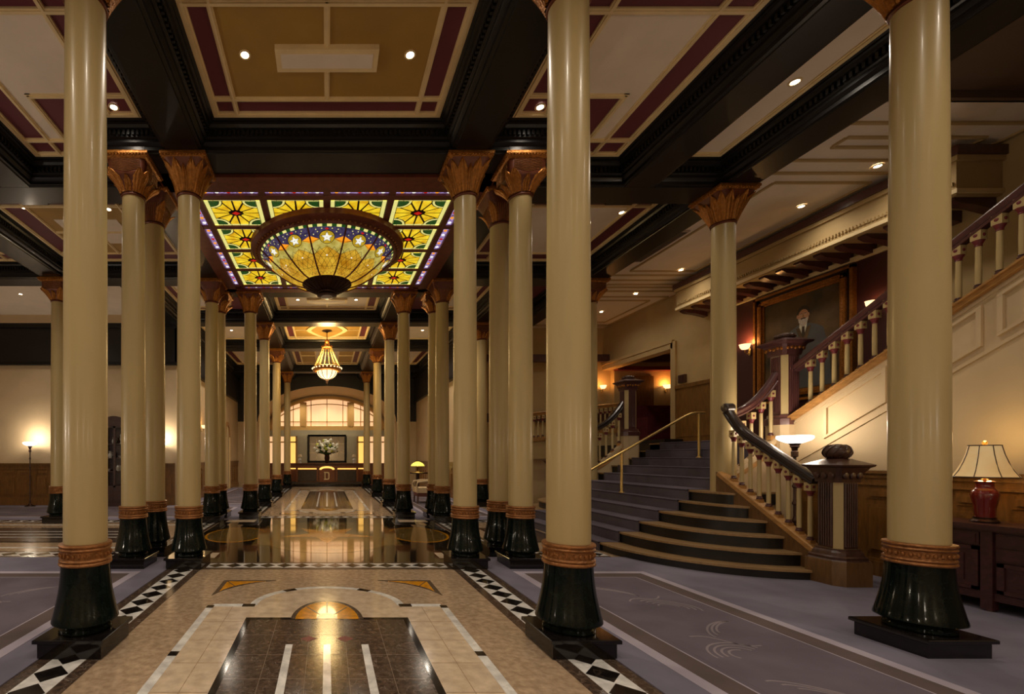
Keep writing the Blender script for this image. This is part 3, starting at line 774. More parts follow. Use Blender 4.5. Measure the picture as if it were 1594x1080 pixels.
for k in range(5):
    x = (k-2)*SX; b.box(x-.042, x+.042, 6.0, 9.5, ZG-.008, ZG+.05, 'frame')
    y = GY0+k*SY; b.box(-1.9, 1.9, y-.042, y+.042, ZG-.0075, ZG+.05, 'frame')
b.box(-2.1, 2.1, F0-.1, F1+.1, ZG+.05, ZG+.1, 'frame')
b.build('glazing_frame', sk, 30)
def border(x0, x1, y0, y1, along):
    b = MB(); b.box(x0, x1, y0, y1, ZG+.012, ZG+.045, 'gviolet')
    L = (x1-x0) if along == 'x' else (y1-y0); n = max(4, int(L/.13))
    for k in range(n):
        t = (k+.5)/n; m = ('gorange', 'gwhite', 'gred')[k % 3]
        c = (x0+t*(x1-x0), (y0+y1)/2) if along == 'x' else ((x0+x1)/2, y0+t*(y1-y0))
        b.lathe([(.026, -.004), (.026, .006)], m, 10, (c[0], c[1], ZG+.01))
    return b.build('border_strip', sk)
for k in range(4):
    x0 = (k-2)*SX+.05; border(x0, x0+SX-.1, 6.01, 6.08, 'x'); border(x0, x0+SX-.1, 9.39, 9.46, 'x')
    y0 = GY0+k*SY+.05
    border(1.795, 1.88, y0, y0+SY-.1, 'y'); border(-1.88, -1.795, y0, y0+SY-.1, 'y')

# ------------------------------------------------------------------ glass dome
dm = thing('stained_glass_dome', 'large bowl-shaped golden stained glass lamp with white stars hanging below the glass ceiling', 'hanging lamp', (0, YC, 4.0))
def dome_rz(v):                                           # v 0 bottom .. 1 rim
    r = .40+(1.11-.40)*(v**.86); z = 4.19+(4.665-4.19)*(v**1.25); return r, z
def dome(a, v, off=0):
    r, z = dome_rz(v); n = Vector((math.cos(a)*.62, math.sin(a)*.62, -.78))
    return Vector((r*math.cos(a), YC+r*math.sin(a), z))+n*off
NP = 12; DA = 2*PI/NP
for k in range(NP):
    a0 = -PI/2+(k-.5)*DA
    P = lambda u, v, o=0: dome(a0+u*DA, v, o)
    b = MB()
    b.grid(lambda u, v: P(u, v*.74), 8, 12, 'gy2', True)
    b.grid(lambda u, v: P(u, .74+v*.2), 8, 4, 'navy', True)
    for q in range(8): b.grid(lambda u, v: P((q+u)/8, .94+v*.06), 1, 1, ('gpale', 'ggreen')[q % 2], True)
    def poly(pts, m, o):
        vs = [tuple(P(u, v, o)) for u, v in pts]; b.add(vs, [tuple(range(len(vs)-1, -1, -1))], m)
    def line(pts, w=.0045, o=.0045, m='lead'):
        for i in range(len(pts)-1):
            (u0, v0), (u1, v1) = pts[i], pts[i+1]
            p, q = P(u0, v0, o), P(u1, v1, o); d = (q-p).normalized(); n = (P(u0, v0, .1)-P(u0, v0, 0)).normalized(); s = d.cross(n)*w/2
            b.add([tuple(p-s), tuple(q-s), tuple(q+s), tuple(p+s)], [(0,1,2,3)], m); b.add([tuple(p-s), tuple(q-s), tuple(q+s), tuple(p+s)], [(3,2,1,0)], m)
    tri_ = lambda u: 1-abs(2*u-1)
    b.grid(lambda u, v: P(u, (.47+.14*tri_(u))*(1-v)+(.66+.12*tri_(u))*v, .002), 12, 2, 'glime', True)
    for q in (-1, 1): poly([(.5+q*.5,.8), (.5+q*.26,.74), (.5+q*.5,.68)], 'gorange', .002)
    for (u, v) in ((.12,.82),(.24,.86),(.36,.91),(.64,.91),(.76,.86),(.88,.82),(.2,.9),(.8,.9)):
        poly([(u-.022,v),(u,v-.011),(u+.022,v),(u,v+.011)], 'gpale', .003)
    cu, cv = .5, .765; ru, rv = .235, .118
    poly([(cu+ru*math.cos(t), cv+rv*math.sin(t)) for t in [2*PI*i/24 for i in range(24)]], 'lead', .003)
    poly([(cu+ru*.92*math.cos(t), cv+rv*.92*math.sin(t)) for t in [2*PI*i/24 for i in range(24)]], 'gdisc', .004)
    st = []
    for i in range(10):
        R = .82 if i % 2 == 0 else .33; t = PI/2+PI*i/5; st.append((cu+ru*R*math.cos(t), cv+rv*R*math.sin(t)))
    for i in range(10): poly([(cu, cv), st[i], st[(i+1) % 10]], 'gwhite', .0055)
    line(st+[st[0]], .005, .007)
    for i in range(0, 10, 2): line([(cu, cv), st[i]], .003, .0075)
    poly([(.44,.905),(.5,.885),(.56,.905),(.5,.925)], 'gred', .004)
    for (z0, z1, n) in ((.05,.24,2),(.24,.44,2),(.44,.60,2)):
        for q in range(n):
            u0, u1 = q/n, (q+1)/n; um = (u0+u1)/2
            line([(u0,z0),(um,z1)]); line([(um,z1),(u1,z0)]); line([(u0,z1),(um,z0)]); line([(um,z0),(u1,z1)])
    line([(.5,.0),(.5,.64)]); line([(0,.47),(.5,.61),(1,.47)]); line([(0,.44),(.5,.40),(1,.44)]); line([(0,.24),(.5,.21),(1,.24)]); line([(0,.70),(.3,.74)]); line([(1,.70),(.7,.74)]); line([(0,.94),(1,.94)])
    poly([(.46,.44),(.5,.425),(.54,.44),(.5,.455)], 'gwhite', .005)
    b.build('glass_segment', dm, 30)
    b = MB(); b.tube([dome(a0, i/10, .008) for i in range(11)], .013, 'frame', 8); b.build('rib', dm)
b = MB()
b.lathe([(1.10, 4.655), (1.12, 4.645), (1.15, 4.65), (1.16, 4.675), (1.2, 4.685), (1.245, 4.70), (1.265, 4.725), (1.255, 4.76), (1.27, 4.80), (1.10, 4.81), (1.09, 4.70)], 'frame', 64, (0, YC, 0), False)
for i in range(88):
    a = 2*PI*i/88; b.ball((1.175*math.cos(a), YC+1.175*math.sin(a), 4.672), (.02, .02, .016), 'copper', 6, 4)
b.build('beaded_rim', dm)
b = MB(); b.lathe([(.42, 4.20), (.405, 4.185), (.36, 4.15), (.24, 4.09), (.16, 4.06), (.15, 4.035), (.165, 4.02), (.17, 4.005), (.14, 3.99), (.05, 3.985), (.02, 3.98)], 'bronze', 40, (0, YC, 0))
for i in range(24):
    a = 2*PI*i/24; b.tube([(.41*math.cos(a), YC+.41*math.sin(a), 4.18), (.27*math.cos(a), YC+.27*math.sin(a), 4.098), (.165*math.cos(a), YC+.165*math.sin(a), 4.055)], .008, 'bronze', 6)
b.build('bottom_cap', dm); b = MB(); b.lathe([(.10, 3.992), (.085, 3.972), (.05, 3.962), (.005, 3.958)], 'glassw', 24, (0, YC, 0)); b.build('finial', dm)
DL = point('dome_glow', (0, YC, 4.45), 20, (255, 206, 90), .3, dm)

# ------------------------------------------------------------------ chandelier
CH = (0, 13.55)
ch = thing('chandelier', 'gilt beaded chandelier with lit glass bowl hanging before the arched window', 'chandelier', (0, 13.55, 5.05))
c3 = lambda z: (0, 13.55, z)
b = MB(); b.lathe([(.15, 5.05), (.15, 5.035), (.10, 5.02), (.03, 5.0), (.02, 4.98)], 'bronze', 24, c3(0)); b.build('ceiling_rose', ch)
b = MB(); b.tube([c3(5.13), c3(4.80)], .012, 'gold', 8); b.lathe([(.02, 4.92), (.06, 4.9), (.075, 4.86), (.05, 4.82), (.02, 4.8)], 'gold', 16, c3(0)); b.build('stem', ch)
b = MB(); b.lathe([(.13, 4.66), (.15, 4.67), (.155, 4.69), (.14, 4.70), (.12, 4.69)], 'gold', 24, c3(0), False)
for i in range(12):
    a = PI/6*i; b.ball((.15*math.cos(a), 13.55+.15*math.sin(a), 4.705), .02, 'gold', 6, 4)
    b.tube([(.05*math.cos(a), 13.55+.05*math.sin(a), 4.84), (.09*math.cos(a), 13.55+.09*math.sin(a), 4.73), (.14*math.cos(a), 13.55+.14*math.sin(a), 4.69)], .006, 'gold', 5)
b.build('upper_crown', ch)
for i in range(14):
    a = 2*PI*i/14; b = MB(); pts = [((.14+.26*t**1.15)*math.cos(a), 13.55+(.14+.26*t**1.15)*math.sin(a), 4.68-.6*t) for t in [j/14 for j in range(15)]]
    b.tube(pts, .005, 'brass', 5)
    for p in pts[1:-1]: b.ball(p, .012, 'brass', 6, 4)
    b.build('bead_chain', ch)
b = MB(); b.lathe([(.40, 4.10), (.425, 4.09), (.43, 4.06), (.415, 4.04), (.43, 4.02), (.42, 3.98), (.36, 3.955), (.34, 3.97), (.39, 4.06)], 'gold', 40, c3(0), False)
b.build('rim_band', ch)
for i in range(24):
    a = PI/12*i; b = MB(); b.ball((.432*math.cos(a), 13.55+.432*math.sin(a), 4.05), (.025, .025, .02), 'opal2', 8, 5); b.build('bulb', ch)
b = MB(); b.lathe([(.30*math.cos(t), 3.965-.24*math.sin(t)) for t in [PI/2*i/10 for i in range(10)]]+[(.02, 3.725)], 'opal2', 32, c3(0), True); b.build('glass_bowl', ch)
b = MB()
for i in range(12):
    a = PI/6*i; b.tube([((.305*math.cos(t))*math.cos(a), 13.55+.305*math.cos(t)*math.sin(a), 3.965-.245*math.sin(t)) for t in [PI/2*j/8 for j in range(9)]], .01, 'bronze', 6)
b.build('bowl_ribs', ch); b = MB(); b.lathe([(.05, 3.73), (.06, 3.71), (.03, 3.68), (.04, 3.65), (.015, 3.6), (.008, 3.54)], 'bronze', 16, c3(0)); b.build('finial', ch)
for o_ in [x for x in bpy.data.objects if x.parent == ch and not x.name.startswith('ceiling_rose')]: o_.location.z -= .13
point('chandelier_light', c3(4.2), 130, (255, 216, 146), .28, ch); point('bowl_light', c3(3.45), 40, (255, 216, 146), .3, ch)

# ------------------------------------------------------------------ walls
def wainscot(mb, axis, c, a0, a1, d, z1=1.13, m='oak', pw=.42):
    # panelled dado: axis 'y' -> wall runs along x at y=c, face towards d
    def B(u0, u1, o0, o1, z0, z1):
        if axis == 'y': mb.box(u0, u1, c+d*o0, c+d*o1, z0, z1, m)
        else: mb.box(c+d*o0, c+d*o1, u0, u1, z0, z1, m)
    B(a0, a1, 0, .03, 0, z1); B(a0, a1, 0, .06, 0, .16); B(a0, a1, 0, .045, .16, .19); B(a0, a1, 0, .05, z1-.08, z1-.05); B(a0, a1, 0, .075, z1-.03, z1); B(a0, a1, 0, .055, z1-.16, z1-.14)
    n = max(1, round((a1-a0)/pw)); p = (a1-a0)/n
    for i in range(n):
        u = a0+i*p
        for (z0, z2) in ((.26, .78), (.84, z1-.19)):
            q = .05
            B(u+q, u+p-q, .03, .04, z0, z2); B(u+q+.03, u+p-q-.03, .04, .055, z0+.03, z2-.03)
w = struct('wall_left'); b = MB(); b.box(-10.2, -4.05, 12.3, 12.5, 0, 5.2, 'plaster'); b.box(-4.25, -4.05, 12.45, 21, 0, 5.2, 'plaster'); b.box(-10.2, -10, -3.2, 12.5, 0, 5.2, 'plaster'); b.build('plaster', w)
b = MB(); wainscot(b, 'y', 12.3, -10, -4.1, -1); wainscot(b, 'x', -4.05, 12.35, 18.0, 1); wainscot(b, 'x', -4.05, 18.9, 20.6, 1); b.build('wainscot', w, 30)
b = MB(); b.box(-10, -4.0, 12.2, 12.32, 3.78, 4.84, 'black2'); b.box(-10, -4.0, 12.17, 12.32, 3.76, 3.84, 'black'); b.box(-10, -4.0, 12.14, 12.32, 4.74, 4.86, 'black'); b.box(-10, -4, 12.12, 12.32, 4.86, 5.07, 'plaster')
b.box(-4.07, -3.95, 12.2, 20.8, 3.78, 4.9, 'black2'); b.box(-4.07, -3.92, 12.2, 20.8, 3.76, 3.84, 'black'); b.build('frieze', w, 30)
w = struct('wall_right'); b = MB(); b.box(4.05, 4.25, 12.45, 21, 0, 5.2, 'plaster'); b.build('plaster', w)
w2 = struct('wall_stair_far'); b = MB(); b.box(4.25, 11.2, 13.2, 13.4, 0, 5.2, 'tan'); b.build('plaster', w2)
b = MB(); wainscot(b, 'x', 4.05, 12.45, 20.6, -1); b.build('wainscot', w, 30)
b = MB(); b.box(3.95, 4.07, 12.45, 20.8, 3.78, 4.9, 'black2'); b.box(3.92, 4.07, 12.45, 20.8, 3.76, 3.84, 'black'); b.build('frieze', w, 30)
w = struct('wall_front'); b = MB(); b.box(-10.2, 8.2, -3.4, -3.2, 0, 5.2, 'plaster'); b.build('plaster', w)
# end wall with segmental arch
w = struct('wall_back'); b = MB()
def arch(cz, a, c, n=32): return [(a*math.cos(t), cz+c*math.sin(t)) for t in [PI*i/n for i in range(n+1)]]
AZ = 2.9; A1 = arch(AZ, 3.15, 1.62)
L = [p for p in A1 if p[0] <= 1e-6]; R = [p for p in A1 if p[0] >= -1e-6]
b.prism([(-4.1, 5.2), (-4.1, AZ)]+list(reversed(L))+[(0, 5.2)], 20.7, 20.85, 'black2', 'y')
b.prism([(0, 5.2)]+list(reversed(R))+[(4.1, AZ), (4.1, 5.2)], 20.7, 20.85, 'black2', 'y')
b.box(-4.1, -3.15, 20.7, 20.85, 0, AZ, 'plaster'); b.box(3.15, 4.1, 20.7, 20.85, 0, AZ, 'plaster')
b.build('arched_frieze', w, 30)
b = MB()
A2 = arch(AZ-.12, 2.85, 1.5)
vs = [(p[0], 20.75, p[1]) for p in A1]+[(p[0], 21.9, p[1]) for p in A2]; n = len(A1)
b.add(vs, [(i, i+1, n+i+1, n+i) for i in range(n-1)], 'plaster')
b.box(-3.3, -3.12, 20.8, 22, 0, AZ, 'plaster'); b.box(3.12, 3.3, 20.8, 22, 0, AZ, 'plaster')
b.build('arch_reveal', w, 40)
# window wall
w = struct('window_1', (0, 22, 0)); b = MB(); b.box(-4.1, 4.1, 22.08, 22.15, 0, 5.2, 'plaster'); b.build('backing', w)
WZ0 = 2.78
A3 = arch(WZ0-.14, 2.78, 1.56)
b = MB(); inner = arch(WZ0-.14, 2.66, 1.45)
for i in range(len(A3)-1):
    b.prism([A3[i], A3[i+1], inner[i+1], inner[i]], 21.86, 22.02, 'archgold', 'y')
b.box(-2.7, 2.7, 21.9, 22.05, WZ0-.2, WZ0, 'archgold'); b.box(-3.2, 3.2, 21.84, 22.05, WZ0-.42, WZ0-.2, 'pier'); b.box(-3.2, 3.2, 21.8, 22.05, WZ0-.5, WZ0-.40, 'pier')
for s in (-1, 1):
    xs = sorted((s*.98, s*1.3)); b.box(xs[0], xs[1], 21.9, 22.05, WZ0, WZ0+1.14, 'archgold')
    for q in (1.06, 1.14, 1.22): b.box(s*q-.02, s*q+.02, 21.87, 21.95, WZ0, WZ0+1.1, 'archgold')
b.build('arch_frame', w, 30)
b = MB(); b.prism([(p[0]*.97, WZ0-.14+(p[1]-WZ0+.14)*.97) for p in arch(WZ0-.14, 2.7, 1.48)], 22.03, 22.06, 'window', 'y'); b.build('frosted_pane', w)
b = MB()
for x in (-2.3, -1.92, -1.62, -.77, 0, .77, 1.62, 1.92, 2.3):
    top = WZ0-.14+1.44*math.sqrt(max(0, 1-(x/2.66)**2)); b.box(x-.018, x+.018, 21.97, 22.035, WZ0, top, 'archgold')
b.box(-2.6, 2.6, 21.97, 22.035, WZ0+.19, WZ0+.23, 'archgold')
tr = arch(WZ0-.14, 2.66, 1.22)
for i in range(2, len(tr)-3): b.prism([tr[i], tr[i+1], (tr[i+1][0]*.985, tr[i+1][1]-.035), (tr[i][0]*.985, tr[i][1]-.035)], 21.97, 22.035, 'archgold', 'y')
b.build('muntins', w, 30)
# piers and lit glazed doors under the arch
w = struct('wall_office', (0, 22, 0)); b = MB()
for s in (-1, 1):
    xs = sorted((s*.95, s*1.42)); b.box(xs[0], xs[1], 21.75, 22.05, 0, WZ0-.45, 'pier'); b.box(xs[0]+.1, xs[1]-.1, 21.7, 21.78, 0, WZ0-.5, 'pier')
b.box(-.95, .95, 21.95, 22.05, 0, WZ0-.45, 'pier'); b.build('pier', w, 30)
def lit_door(n, x0, x1, mm, tr=True):
    d = struct('door_%d' % n, ((x0+x1)/2, 22, 0)); b = MB()
    for x in (x0, x1): b.box(x-.05, x+.05, 21.92, 22.06, 0, 2.3, 'archgold')
    b.box(x0, x1, 21.92, 22.06, 1.98, 2.04, 'archgold'); b.build('door_frame', d, 30)
    b = MB(); b.box(x0+.05, x1-.05, 22.02, 22.06, 0, 2.3, mm); b.build('glass', d)
lit_door(1, -1.82, -1.46, 'doorlit'); lit_door(2, 1.46, 1.82, 'doorlit'); lit_door(3, -2.9, -1.9, 'window'); lit_door(4, 1.9, 2.9, 'window')
# arched doorway far along the left wall
d = struct('door_5', (-4.05, 18.45, 0)); b = MB()
b.box(-4.06, -4.0, 18.0, 18.12, 0, 2.1, 'beige'); b.box(-4.06, -4.0, 18.78, 18.9, 0, 2.1, 'beige')
ao = [(18.45+.45*math.cos(t), 2.1+.62*math.sin(t)) for t in [PI*i/16 for i in range(17)]]; ai = [(18.45+.33*math.cos(t), 2.1+.48*math.sin(t)) for t in [PI*i/16 for i in range(17)]]
for i in range(16): b.prism([ao[i], ao[i+1], ai[i+1], ai[i]], -4.06, -4.0, 'oakl', 'x')
b.build('door_frame', d, 30)
b = MB(); b.prism([(18.12, 0), (18.78, 0)]+ai, -4.06, -4.03, 'plaster', 'x'); b.box(-4.05, -4.02, 18.42, 18.48, .1, 2.5, 'beige'); b.build('door_leaf', d, 30)

# ------------------------------------------------------------------ reception
ds = thing('reception_desk', 'dark mahogany reception desk with pale letter D on its front', 'reception desk', (0, 20.2, 0))
b = MB(); b.box(-1.6, 1.6, 19.98, 20.7, 0, .10, 'mblack'); b.box(-1.55, 1.55, 20.02, 20.7, .1, .2, 'deskdk'); b.build('plinth', ds)
b = MB(); b.box(-1.33, 1.33, 20.1, 20.7, .2, .86, 'deskw'); b.box(-1.9, 1.9, 20.45, 20.8, 0, .82, 'deskw'); b.box(-2.6, 2.6, 20.55, 20.8, 0, .8, 'deskw')
for s in (-1, 1):
    for q in (1.33, .42): b.box(s*q-.04, s*q+.04, 20.05, 20.12, .2, .86, 'deskw')
b.build('carcass', ds, 30)
for s in (-1, 1):
    xs = sorted((s*.46, s*1.28)); b = MB(); b.box(xs[0], xs[1], 20.07, 20.11, .24, .72, 'deskdk'); b.build('front_panel', ds)
    b = MB(); b.box(xs[0], xs[1], 20.06, 20.12, .755, .80, 'strip'); b.build('light_strip', ds)
    xs = sorted((s*1.37, s*1.85)); b = MB(); b.box(xs[0], xs[1], 20.40, 20.46, .755, .80, 'strip'); b.build('light_strip', ds)
b = MB(); b.box(-1.45, 1.45, 20.0, 20.75, .86, .90, 'deskw'); b.box(-2.6, 2.6, 20.4, 20.85, .98, 1.02, 'deskw'); b.box(-2.6, 2.6, 20.5, 20.8, .8, .98, 'deskw'); b.build('counter_top', ds, 30)
b = MB(); b.box(-.34, .34, 20.0, 20.12, .2, .78, 'deskw'); b.build('centre_panel', ds)
b = MB(); ao = [(.34*math.cos(t), .75+.14*math.sin(t)) for t in [PI*i/16 for i in range(17)]]; ai = [(.25*math.cos(t), .73+.08*math.sin(t)) for t in [PI*i/16 for i in range(17)]]
for i in range(16): b.prism([ao[i], ao[i+1], ai[i+1], ai[i]], 19.97, 20.03, 'strip', 'y')
b.build('arched_light', ds, 40)
b = MB(); DO = [(-.11, .30), (-.11, .64), (.04, .64), (.085, .625), (.105, .59), (.11, .47), (.105, .35), (.085, .315), (.04, .30)]
DI = [(-.065, .345), (-.065, .595), (.025, .595), (.048, .585), (.058, .56), (.062, .47), (.058, .38), (.048, .355), (.025, .345)]
for i in range(9): b.prism([DO[i], DO[(i+1) % 9], DI[(i+1) % 9], DI[i]], 19.98, 20.005, 'letter', 'y')
for x0 in (-.135,):
    b.box(x0, -.07, 19.98, 20.005, .29, .335, 'letter'); b.box(x0, -.07, 19.98, 20.005, .605, .65, 'letter')
b.build('letter', ds)
mr = thing('wall_mirror', 'wide dark framed mirror with pale glazing bars behind the reception flowers', 'mirror', (0, 21.9, 1.0))
b = MB()
for (x0, x1, z0, z1) in ((-.92, .92, 2.28, 2.36), (-.92, .92, 1.04, 1.12), (-.92, -.84, 1.04, 2.36), (.84, .92, 1.04, 2.36)): b.box(x0, x1, 21.8, 21.95, z0, z1, 'black')
b.build('frame', mr); b = MB(); b.box(-.86, .86, 21.88, 21.93, 1.1, 2.3, 'mirror'); b.build('mirror_glass', mr)
b = MB()
for x in (-.5, .2, .55): b.box(x-.012, x+.012, 21.86, 21.9, 1.1, 2.3, 'beige')
for z in (1.52, 1.92): b.box(-.86, .86, 21.862, 21.9, z-.012, z+.012, 'beige')
b.build('glazing_bars', mr)
spot('flower_fill_spot', (0, 20.3, 3.6), 40, ang=50, rot=(.25, 0, 0))  # added spot without a fixture, brightens the flowers and mirror
fv = thing('flower_arrangement', 'white and lime flowers in a dark vase on the reception counter', 'flowers', (0, 20.65, 1.02))
b = MB(); b.lathe([(.06, 1.02), (.09, 1.1), (.12, 1.25), (.11, 1.36), (.13, 1.4)], 'bronze', 20, (0, 20.65, 0)); b.build('vase', fv)
random.seed(3); b = MB(); g = MB(); st = MB()
for i in range(170):
    a = random.uniform(0, 2*PI); el = random.uniform(.05, 1.45); r = random.uniform(.22, .5)
    p = Vector((math.cos(a)*math.cos(el)*r*1.35, 20.65+math.sin(a)*math.cos(el)*r*.5, 1.5+math.sin(el)*r*1.2))
    if i % 2: b.ball(p, random.uniform(.045, .085), 'petaly' if i % 10 == 1 else 'petal', 7, 5)
    else:
        q = Vector((0, 20.65, 1.4)); d = p-q; s_ = Vector((-d.z, 0, d.x)).normalized()*.035
        g.add([tuple(q+d*.5), tuple(q+d*.8+s_), tuple(p), tuple(q+d*.8-s_)], [(0,1,2,3)], 'leaf')
    st.tube([(0, 20.65, 1.36), tuple(p)], .004, 'leaf', 4)
b.build('blossoms', fv); g.build('leaves', fv); st.build('stems', fv)
for s, lab in ((-1, 'small pale lamp on the left end of the reception counter'), (1, 'small pale lamp on the right end of the reception counter')):
    t = thing('counter_lamp', lab, 'lamp', (s*1.22, 20.6, 1.02), 'lamps on the reception counter'); b = MB(); cc = (s*1.22, 20.6, 0)
    b.lathe([(.07, 1.02), (.06, 1.04), (.06, 1.1), (.08, 1.16), (.05, 1.22), (.015, 1.26), (.015, 1.32)], 'glassw', 16, cc); b.build('base', t)
    b = MB(); b.lathe([(.10, 1.3), (.06, 1.42)], 'linen', 16, cc, False); b.build('lamp_shade', t)

# ------------------------------------------------------------------ lamps and furniture on the left
def torchiere(name, x, y, z0, zt, lab, w, wood='walnut', rb=.165):
    t = thing(name, lab, 'floor lamp', (x, y, z0), 'bowl floor lamps'); c = (x, y, 0); zb = zt-.06
    b = MB(); b.lathe([(.13, z0), (.13, z0+.015), (.10, z0+.03), (.05, z0+.05), (.03, z0+.08)], 'bronze', 24, c); b.build('base', t)
    h = zb-.16-z0
    pr = [(.016, z0+.07)]
    for k in range(6):
        z = z0+.08+(h-.1)*k/6; pr += [(.014, z+.02), (.024, z+.03), (.026, z+.05), (.018, z+.065), (.013, z+.09)]
    pr += [(.015, zb-.2), (.032, zb-.19), (.034, zb-.13), (.022, zb-.12)]
    b = MB(); b.lathe(pr, wood, 14, c); b.build('pole', t)
    b = MB(); b.lathe([(.025, zb-.13), (.03, zb-.09), (.045, zb-.07), (.04, zb-.06), (.05, zb-.045), (.06, zb-.03), (.05, zb-.02)], 'bronze', 18, c); b.build('socket', t)
    b = MB(); b.lathe([(.05, zb-.035), (.09, zb-.02), (rb*.86, zb+.005), (rb, zb+.03), (rb*.99, zb+.055), (rb*.9, zb+.062), (rb*.5, zb+.045), (.01, zb+.04)], 'opal', 32, c); b.build('glass_bowl', t)
    point('bowl_light', (x, y, zt+.1), w, (255, 234, 208), .07, t); point('under_bowl_light', (x, y-.02, zb-.06), w*.12, (255, 226, 186), .05, t)
    return t
torchiere('floor_lamp', -7.78, 11.95, 0, 1.68, 'white bowl floor lamp alone before the panelled left wall', 28)
torchiere('floor_lamp', -4.38, 12.0, 0, 1.68, 'white bowl floor lamp hidden behind the front left cluster columns, glowing on the wall', 26)
torchiere('floor_lamp', 5.64, 5.5, 0, 1.555, 'white bowl floor lamp behind the curved stair balustrade', 16)

cb = thing('display_cabinet', 'tall dark glass cabinet with arched top between two left columns', 'cabinet', (-5.55, 12.05, 0))
b = MB(); x0, x1, y0, y1 = -5.95, -5.1, 11.85, 12.22
b.box(x0-.03, x1+.03, y0-.03, y1, 0, .1, 'chest'); b.box(x0, x1, y0, y1, .1, .5, 'chest'); b.box(x0, x0+.05, y0, y1, .5, 2.1, 'chest'); b.box(x1-.05, x1, y0, y1, .5, 2.1, 'chest'); b.box(x0, x1, y1-.04, y1, .5, 2.1, 'chest')
b.build('carcass', cb, 30)
b = MB(); top = [(x0-.05, 2.1)]+[(x0-.05+.95*i/20, 2.2+.16*math.sin(PI*i/20)**1.5) for i in range(21)]+[(x1+.05, 2.1)]
b.prism(list(reversed(top)), y0-.04, y1, 'chest', 'y'); b.build('arched_pediment', cb)
for z in (.9, 1.25, 1.62): b = MB(); b.box(x0+.05, x1-.05, y0+.03, y1-.04, z, z+.02, 'chest'); b.build('shelf', cb)
for s in (0, 1):
    b = MB(); u0 = x0+.05+s*.375; b.box(u0, u0+.03, y0, y0+.025, .5, 2.1, 'chest'); b.box(u0+.345, u0+.375, y0, y0+.025, .5, 2.1, 'chest'); b.box(u0, u0+.375, y0, y0+.025, .5, .55, 'chest'); b.box(u0, u0+.375, y0, y0+.025, 2.05, 2.1, 'chest'); b.build('door', cb)
    b = MB(); b.box(u0+.03, u0+.345, y0-.01, y0+.01, .16, .44, 'chest'); b.build('drawer_front', cb)
k = 0
for z, items in ((.92, ((-5.75, 'bowl'), (-5.5, 'plate'), (-5.28, 'jug'))), (1.27, ((-5.7, 'jug'), (-5.42, 'bowl'), (-5.25, 'plate'))), (1.64, ((-5.6, 'jug'), (-5.4, 'figure')))):
    for x, kd in items:
        sh = {.92: 'lowest', 1.27: 'middle', 1.64: 'top'}[z]; pos = {-5.75: 'at the outer end', -5.5: 'mid shelf', -5.28: 'at the aisle end', -5.7: 'at the outer end', -5.42: 'mid shelf', -5.25: 'at the aisle end', -5.6: 'at the outer end', -5.4: 'nearest the aisle'}[x]
        o = MB(); c = (x, 12.0, 0)
        if kd == 'bowl': o.lathe([(.03, z), (.035, z+.01), (.08, z+.06), (.075, z+.06), (.03, z+.02)], 'glassw', 14, c)
        elif kd == 'jug': o.lathe([(.04, z), (.06, z+.05), (.05, z+.11), (.03, z+.14), (.04, z+.18)], 'glassw', 14, c); o.tube([(x+.045, 12, z+.15), (x+.09, 12, z+.12), (x+.055, 12, z+.06)], .008, 'glassw', 6)
        elif kd == 'plate':
            o.T = Matrix.Translation((x, 12.06, z+.085)) @ Matrix.Rotation(PI/2-.2, 4, 'X'); o.lathe([(.02, -.006), (.085, .004), (.085, .01), (.05, .002), (.01, 0)], 'glassw', 20)
        else: o.lathe([(.05, z), (.045, z+.03), (.03, z+.05), (.05, z+.12), (.035, z+.18), (.045, z+.23), (.02, z+.27)], 'petal', 14, c)
        tag(o.build(kd+'_ornament' if kd != 'figure' else 'figurine'), 'pale %s on the %s shelf %s of the dark cabinet' % (kd, sh, pos), 'ornament', 'china in the display cabinet', 'thing')

# table, lamp and armchair on the far right
tb = thing('side_table', 'dark round side table under the yellow lamp by the far right wall', 'table', (3.5, 17.6, 0)); b = MB(); c = (3.5, 17.6, 0)
b.lathe([(.4, .66), (.42, .68), (.42, .70), (.4, .71)], 'chest', 28, c); b.build('tabletop', tb); b = MB(); b.lathe([(.22, 0), (.2, .03), (.06, .08), (.05, .3), (.08, .4), (.05, .5), (.07, .66)], 'chest', 18, c); b.build('pedestal', tb)
tl = thing('table_lamp', 'small table lamp with yellow glass dome shade on the side table', 'lamp', (3.5, 17.6, .71)); b = MB()
b.lathe([(.12, .71), (.11, .73), (.03, .76), (.02, .82), (.035, .86), (.018, .92), (.015, 1.02)], 'bronze', 16, c); b.build('base', tl); b = MB(); b.lathe([(.26, .95), (.24, 1.0), (.18, 1.06), (.08, 1.11), (.02, 1.12)], 'lampgreen', 24, c, False); b.build('lamp_shade', tl)
point('table_lamp_light', (3.5, 17.6, .9), 5, (255, 206, 110), .06, tl)
ac = thing('armchair', 'brown leather armchair with pale wooden arms beside the far right columns', 'armchair', (2.75, 12.9, 0)); X, Y = 2.75, 12.9
b = MB(); b.box(X-.24, X+.28, Y-.27, Y+.27, .28, .44, 'linen'); b.build('seat', ac); b = MB(); b.prism([(X+.2, .3), (X+.3, .3), (X+.4, .98), (X+.3, .98)], Y-.28, Y+.28, 'leather', 'y'); b.build('backrest', ac)
for s in (-1, 1):
    b = MB(); b.tube([(X+.27, Y+s*.3, .62), (X, Y+s*.31, .63), (X-.24, Y+s*.3, .6), (X-.27, Y+s*.3, .5), (X-.24, Y+s*.28, .3)], .028, 'linen', 8); b.build('armrest', ac)
    for q in (-.22, .26): b = MB(); b.tube([(X+q, Y+s*.25, .3), (X+q*1.08, Y+s*.26, 0)], [.026, .018], 'walnut', 8); b.build('leg', ac)
